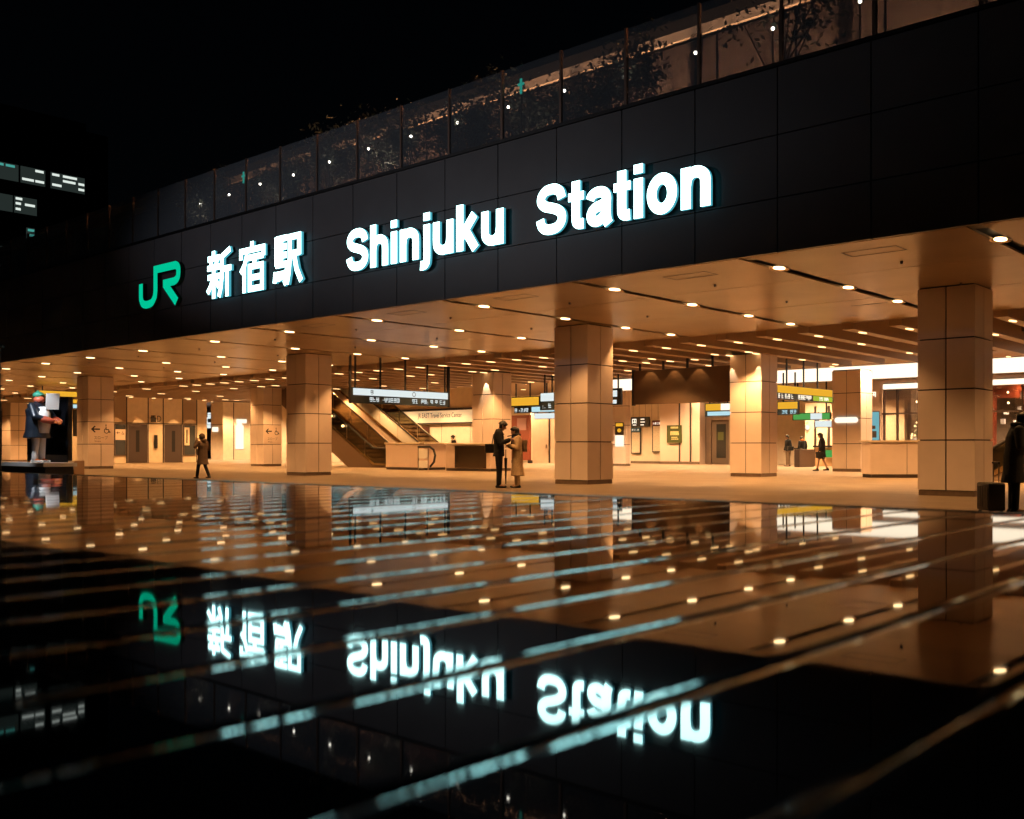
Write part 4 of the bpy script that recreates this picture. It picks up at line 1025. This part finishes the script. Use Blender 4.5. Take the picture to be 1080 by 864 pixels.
# phone held by the standing man
def wpt(o, p): return Matrix.Translation(o.location) @ Matrix.Rotation(o.rotation_euler.z, 4, 'Z') @ (Vector(p) * o.scale.x)
q = wpt(pm_, (0, .36, 1.25)); t = thing('phone', q, 'dark phone in the hands of the person in the black suit', 'phone', rz=R(-50))
m = MB(); m.box(-.036, .036, -.005, .005, -.075, .075); m.build('case', M['black'], t, local=True); m = MB(); m.box(-.033, .033, -.0075, -.0055, -.07, .07); m.build('screen', mat('phone_screen', (.02, .03, .05), .1, emit=(.5, .6, .8), es=.25), t, local=True)
def bag(o, p, w, d, h, label, strap=None, mt=None, name='shoulder_bag'):
    q = wpt(o, p); t = thing(name, q, label, 'bag', rz=o.rotation_euler.z); mt = mt or M['black']
    m = MB(); m.box(-w / 2, w / 2, -d / 2, d / 2, -h / 2, h / 2); m.build('body', mt, t, local=True, bevel=min(w, d, h) * .25, smooth=True)
    m = MB(); m.box(-w / 2 - .006, w / 2 + .006, -d / 2 - .004, d / 2 + .004, h * .08, h * .5); m.build('flap', mt, t, local=True, bevel=.02)
    if strap:
        m = MB()
        L = [Vector(s_) - Vector(p) for s_ in strap]
        L = [v * o.scale.x for v in L]
        for a, b_ in zip(L[:-1], L[1:]): m.capsule(a, .014, b_, .014, n=6)
        m.build('strap', mt, t, local=True)
    return t
bag(pm_, (-.16, -.21, 1.0), .14, .30, .24, 'black shoulder bag on the back of the person in the black suit', [(-.12, -.18, 1.1), (-.17, -.14, 1.35), (-.14, 0, 1.49), (-.12, .12, 1.36)])
bag(pw_, (0, -.20, 1.17), .25, .11, .32, 'bulky tan backpack worn over the long tan coat', [(.12, 0, 1.33), (.13, .13, 1.47), (.13, .25, 1.44)], khaki, 'backpack')
q = wpt(pw_, (.18, .30, .62)); t = thing('umbrella', q, 'closed dark umbrella hanging beside the long tan coat', 'umbrella')
m = MB(); m.cyl((0, 0, -.48), (0, 0, .20), .012, .045, n=10); m.build('canopy', M['black'], t, local=True); m = MB(); m.cyl((0, 0, .2), (0, 0, .42), .012); m.build('handle', M['bark'], t, local=True)
pk = person((-30.25, 18.0, 0), R(100), 1.50, 'walking person in a hooded brown coat at left, arm raised to the head', fuzzy, black, hem=.55, head=(10, 20), hood=fuzzy, coatw=1.15,
       legs=[((-.08, .16, .48), (-.09, .22, .08)), ((.08, -.05, .48), (.10, -.24, .10))], arms=[((-.30, .08, 1.22), (-.14, .16, 1.48)), ((.27, .0, 1.13), (.2, .22, 1.1))])
bag(pk, (.12, .27, 1.02), .26, .14, .22, 'pale small bag held by the walking person in the hooded coat', None, pale, 'hand_bag')
pr = person((-4.72, 17.0, 0), R(-62), 1.64, 'person in a dark long coat at the right edge, head bowed', dnavy, black, hem=.52, lean=.10, head=(38, -8), arms=[((-.26, .02, 1.12), (-.14, .24, 1.10)), ((.26, .04, 1.12), (.1, .28, 1.15))], coatw=1.12, fine=.008, hairlong=True, scarf=black)
# suitcase
sx, sy = -4.98, 16.75
t = thing('suitcase', (sx, sy, 0), 'black wheeled suitcase with raised handle beside the person at the right edge', 'suitcase', rz=R(-48))
m = MB(); m.box(-.22, .22, -.13, .13, .06, .50); m.build('shell', M['black'], t, local=True, bevel=.035, smooth=True)
m = MB()
for i in range(5): m.box(-.17 + i * .08, -.15 + i * .08, -.136, -.131, .12, .44)
m.build('shell_ribs', M['rubber'], t, local=True)
for x in (-.09, .09):
    m = MB(); m.cyl((x, .08, .50), (x, .08, .80), .01, n=6); m.build('handle_tube', M['steel'], t, local=True)
m = MB(); m.capsule((-.10, .08, .81), .018, (.10, .08, .81), .018); m.build('grip', M['black'], t, local=True)
for x in (-.17, .17):
    for y in (-.09, .09):
        m = MB(); m.cyl((x - .012, y, .032), (x + .012, y, .032), .03, n=12); m.build('wheel', M['rubber'], t, local=True)
# far people
p1 = person((-25.75, 51.2, 0), R(150), 1.74, 'person in a black jacket standing left in the far pair', black, khaki, fine=.013, head=(8, 0))
bag(p1, (-.30, .05, .98), .16, .34, .24, 'dark bag on the arm of the left person in the far pair')
person((-25.0, 51.4, 0), R(60), 1.68, 'person in a dark coat with an orange scarf, right in the far pair', black, black, fine=.013, hem=.7, scarf=orangec)
p2 = person((-19.6, 42.2, 0), R(110), 1.72, 'person in a black coat walking past the far column with a bag', black, khaki, fine=.012, hem=.62, bare_legs=True, hairlong=True, legs=[((-.08, .14, .48), (-.09, .20, .08)), ((.08, -.06, .48), (.10, -.22, .10))], coatw=1.1)
bag(p2, (-.30, .08, .72), .14, .32, .28, 'black hand bag carried by the walking person at the far column', [(-.30, .0, .85), (-.28, .06, .98), (-.30, .14, .85)], grey, 'hand_bag')
bag(p2, (.28, .0, 1.25), .1, .22, .2, 'small orange bag on the shoulder of the walking person at the far column', None, orangec)
p3 = person((-35.1, 34.6, 0), R(140), 1.66, 'person in dark clothes with a pale collar behind the counter by the escalator', black, black, fine=.012, head=(15, 0), scarf=pale)

# ------------------------------------------------------------------ platform with the statue and display box, far left
st = thing('stage', (-36.5, 14.8, 0), 'low stage with a white edge under the statue at far left', 'stage')
m = MB(); m.box(-43, -33.0, 13.9, 15.0, .42, .54); m.build('white_top', mat('stage_white', (.62, .56, .52), .4), st)
m = MB(); m.box(-42.9, -33.1, 14.0, 14.9, 0, .41); m.build('base', M['black'], st)
pt_ = person((-34.35, 14.3, .54), R(-58), 2.36, 'big statue in a dark coat and green cap holding a white board', mat('statue_coat', (.012, .016, .024), .3), mat('statue_trousers', (.60, .55, .52), .4), hem=.60, head=(-6, 0), hat=mat('cap_green', (.03, .20, .13), .4), name='statue', cat='statue', coatw=1.5, fine=.012, skin='statue_skin' if False else 'skin', shoe='white',
       arms=[((-.26, .12, 1.12), (-.10, .36, 1.02)), ((.26, .14, 1.12), (.10, .40, 1.0))])
pt_.scale = (pt_.scale.x * 1.35, pt_.scale.y * 1.2, pt_.scale.z)
for c_ in pt_.children:
    if c_.name.startswith('body'): c_.data.materials.clear(); c_.data.materials.append(mat('statue_orange', (.55, .14, .03), .4))
m = MB(); m.loft([(.05, .12, .72, .13, .13), (.05, .15, .95, .14, .14), (.05, .15, 1.2, .13, .13), (.04, .12, 1.36, .09, .10)]); m.build('white_front', M['white'], pt_, smooth=True, local=True)
m = MB()
for sx_ in (-1, 1): m.capsule((sx_ * .17, .26, 1.05), .085, (sx_ * .10, .38, 1.01), .075)
m.build('cuff', mat('statue_red', (.42, .07, .03), .4), pt_, smooth=True, local=True)
m = MB(); m.ell((0, .02, 1.54), .10, .11, .10); m.build('collar', mat('statue_collar', (.50, .10, .05), .4), pt_, smooth=True, local=True)
q = wpt(pt_, (.02, .30, 1.10)); t = thing('white_board', q, 'tilted white board in the arms of the statue', 'board', rz=R(-58))
m = MB(); m.box(-.21, .21, -.02, .02, -.26, .28); o = m.build('sheet', M['white'], t, local=True); o.rotation_euler = (R(-10), 0, R(-38))
t = thing('display_box', (-35.1, 15.3, 0), 'tall black display box standing behind the statue', 'box')
m = MB(); m.box(-36.3, -34.15, 15.2, 15.36, .0, 2.78); m.build('case', M['black'], t, bevel=.02)
m = MB(); m.box(-36.2, -34.25, 15.18, 15.199, .8, 2.68); m.build('front_pane', mat('gloss_black', (.006, .006, .008), .08), t)
t = thing('lit_box', (-32.6, 15.5, 0), 'small orange box at the end of the stage', 'box')
m = MB(); m.box(-34.0, -33.55, 15.15, 15.5, .0, .60); m.build('body', mat('orange_box', (.5, .26, .10), .5), t); m = MB(); m.box(-33.93, -33.62, 15.12, 15.149, .12, .48); m.build('front_plate', M['joint'], t)
spot('added_statue_light', (-33.02, 12.76, 4.1), 520, None, 50, .6, c=(.85, .92, 1.), rad=.1, tgt=(-34.4, 14.3, 1.8))  # light and post added so the statue is lit
l_ = thing('added_lamp_post', (-32.6, 11.6, 0), 'slim black lamp post added to light the statue from the plaza', 'lamp')
m = MB(); m.cyl((-33.0, 12.55, 0), (-33.0, 12.55, 4.25), .04, .03); m.build('pole', M['black'], l_)
m = MB(); m.cyl((-33.0, 12.57, 4.24), (-33.02, 12.66, 4.18), .07, .08); m.build('lamp_head', M['black'], l_)

mast = thing('assumed_floodlight_mast', (-31, -6, 0), 'assumed tall plaza mast added out of view with a floodlight to brighten the black fascia', 'lamp')  # unseen mast and floodlight, assumed and added to light the fascia
m = MB(); m.cyl((-31, -6, 0), (-31, -6, 8.0), .09, .06); m.build('pole', M['black'], mast)
m = MB(); m.box(-31.25, -30.75, -6.15, -5.85, 8.02, 8.35); m.build('lamp_head', M['black'], mast)
fl = spot('lamp_light', (-30.9, -5.7, 8.2), 2000, mast, 44, 1., c=(.96, .93, 1.), rad=.15, tgt=(-21.6, 16.5, 7.6))
fl.scale = (1.5, .42, 1)

# ------------------------------------------------------------------ glossy slatted table in front
ZTOP = .917
lac = bpy.data.materials.new('wet_black_lacquer'); lac.use_nodes = True
nt = lac.node_tree; b = nt.nodes['Principled BSDF']
b.inputs['Base Color'].default_value = (.004, .004, .0045, 1); b.inputs['Roughness'].default_value = .025; b.inputs['IOR'].default_value = 1.52
tc = nt.nodes.new('ShaderNodeTexCoord')
n1 = nt.nodes.new('ShaderNodeTexNoise'); n1.inputs['Scale'].default_value = 3.; n1.inputs['Detail'].default_value = 2
bp_ = nt.nodes.new('ShaderNodeBump'); bp_.inputs['Strength'].default_value = .05; bp_.inputs['Distance'].default_value = .0012
nt.links.new(tc.outputs['Object'], n1.inputs['Vector']); nt.links.new(n1.outputs['Fac'], bp_.inputs['Height']); nt.links.new(bp_.outputs['Normal'], b.inputs['Normal'])
tb = thing('slatted_table', (-5, .7, 0), 'long low table of glossy wet black boards across the whole foreground', 'table')
prof = []
hw = .0618
# flat middle, softly falling shoulders, tight round edges
def side_prof(wd, slope, r=.0016):
    pts = []; z = 0
    x = hw - wd - r; pts.append((x - .004, 0.)); pts.append((x, 0.)); n = 8
    for i in range(1, n + 1):
        th = slope * i / n; dx = wd / n; x += dx; z -= dx * math.tan(th - slope / n / 2); pts.append((x, z))
    n = 6; cx = x - r * math.sin(slope); cz = z - r * math.cos(slope)
    for i in range(1, n + 1):
        th = slope + (PI / 2 - slope) * i / n; pts.append((cx + r * math.sin(th), cz + r * math.cos(th)))
    return pts
SHW = .0085
top = [(-x, z) for x, z in reversed(side_prof(SHW, .085))] + side_prof(SHW, .165)
full = top + [(top[-1][0], -.04), (top[0][0], -.04)]
Y0, Y1 = -1.0, 2.15
vs = [(x, y, z) for y in (Y0, Y1) for x, z in full]; n = len(full)
m = MB(); m.add(vs, [(i, i + 1, n + i + 1, n + i) for i in range(n - 1)] + [(n - 1, 0, n, 2 * n - 1)])
m.add(vs[:n], [tuple(range(n))]); m.add(vs[n:], [tuple(range(n - 1, -1, -1))])
edge = bpy.data.materials.new('streak_tint_edge'); edge.use_nodes = True
b = edge.node_tree.nodes['Principled BSDF']; b.inputs['Metallic'].default_value = 1; b.inputs['Roughness'].default_value = .05
b.inputs['Base Color'].default_value = (.12, .22, .24, 1)  # teal in the edge colour imitates the sign's reflected streaks
for k_, f in enumerate(m.f):
    xs = [abs(m.v[i][0]) for i in f]
    if len(f) == 4 and min(xs) > hw - SHW - .0017: m.m[k_] = 1
s0 = m.build('slat', [lac, edge], tb, local=True)
for i, p in enumerate(s0.data.polygons): p.use_smooth = len(p.vertices) == 4
rng = random.Random(3)
XS0 = .90
for i in range(98):
    o = s0 if i == 0 else s0.copy()
    if i: col.objects.link(o)
    o.location = (XS0 - i * .1255 + 5, -.7 + 0, ZTOP + rng.uniform(-.0004, .0004)); o.rotation_euler = (0, R(rng.uniform(-.08, .08)), 0)
m = MB()
m.box(-11.5, .98, 2.156, 2.20, .84, .918); m.box(-11.5, .98, -1.05, -1.006, .84, .921); m.build('edge_trim', M['black'], tb)
m = MB()
for y in (-.6, .6, 1.8): m.box(-11.4, .9, y - .04, y + .04, .80, .876)
m.build('bearer', M['black'], tb)
for x in (.6, -2.2, -5, -7.8, -10.8):
    for y in (-.7, 1.9):
        m = MB(); m.box(x - .05, x + .05, y - .05, y + .05, 0, .80); m.build('leg', M['black'], tb)

# ------------------------------------------------------------------ night sky, moonlight, camera
w = bpy.data.worlds.new('World'); sc.world = w; w.use_nodes = True
nt = w.node_tree; bg = nt.nodes['Background']
sk = nt.nodes.new('ShaderNodeTexSky'); sk.sky_type = 'NISHITA'; sk.sun_disc = False; sk.sun_elevation = R(20); sk.sun_rotation = R(200)
nt.links.new(sk.outputs[0], bg.inputs['Color']); bg.inputs['Strength'].default_value = .00022
sl = bpy.data.lights.new('moon', 'SUN'); sl.energy = .004; sl.angle = R(.5); sl.color = (.75, .85, 1.)
so_ = bpy.data.objects.new('moon', sl); col.objects.link(so_); so_.rotation_euler = (R(70), 0, R(-160))

cam = bpy.data.cameras.new('camera'); co = bpy.data.objects.new('camera', cam); col.objects.link(co)
co.location = (0, 0, 1.05); co.rotation_euler = (R(90), 0, R(42.1))
cam.sensor_width = 36; cam.lens = 1057 / 1080 * 36; cam.shift_y = 40 / 1080
cam.clip_start = .02; cam.clip_end = 2000
cam.dof.use_dof = True; cam.dof.focus_distance = 26; cam.dof.aperture_fstop = 5.6
sc.camera = co
sc.render.engine = 'CYCLES'
sc.view_settings.view_transform = 'Standard'; sc.view_settings.look = 'None'; sc.view_settings.exposure = .25; sc.view_settings.gamma = 1
cy = sc.cycles
cy.use_denoising = True; cy.max_bounces = 7; cy.diffuse_bounces = 3; cy.glossy_bounces = 4; cy.transparent_max_bounces = 12
cy.sample_clamp_indirect = 6; cy.caustics_reflective = False; cy.caustics_refractive = False
cy.use_light_tree = True
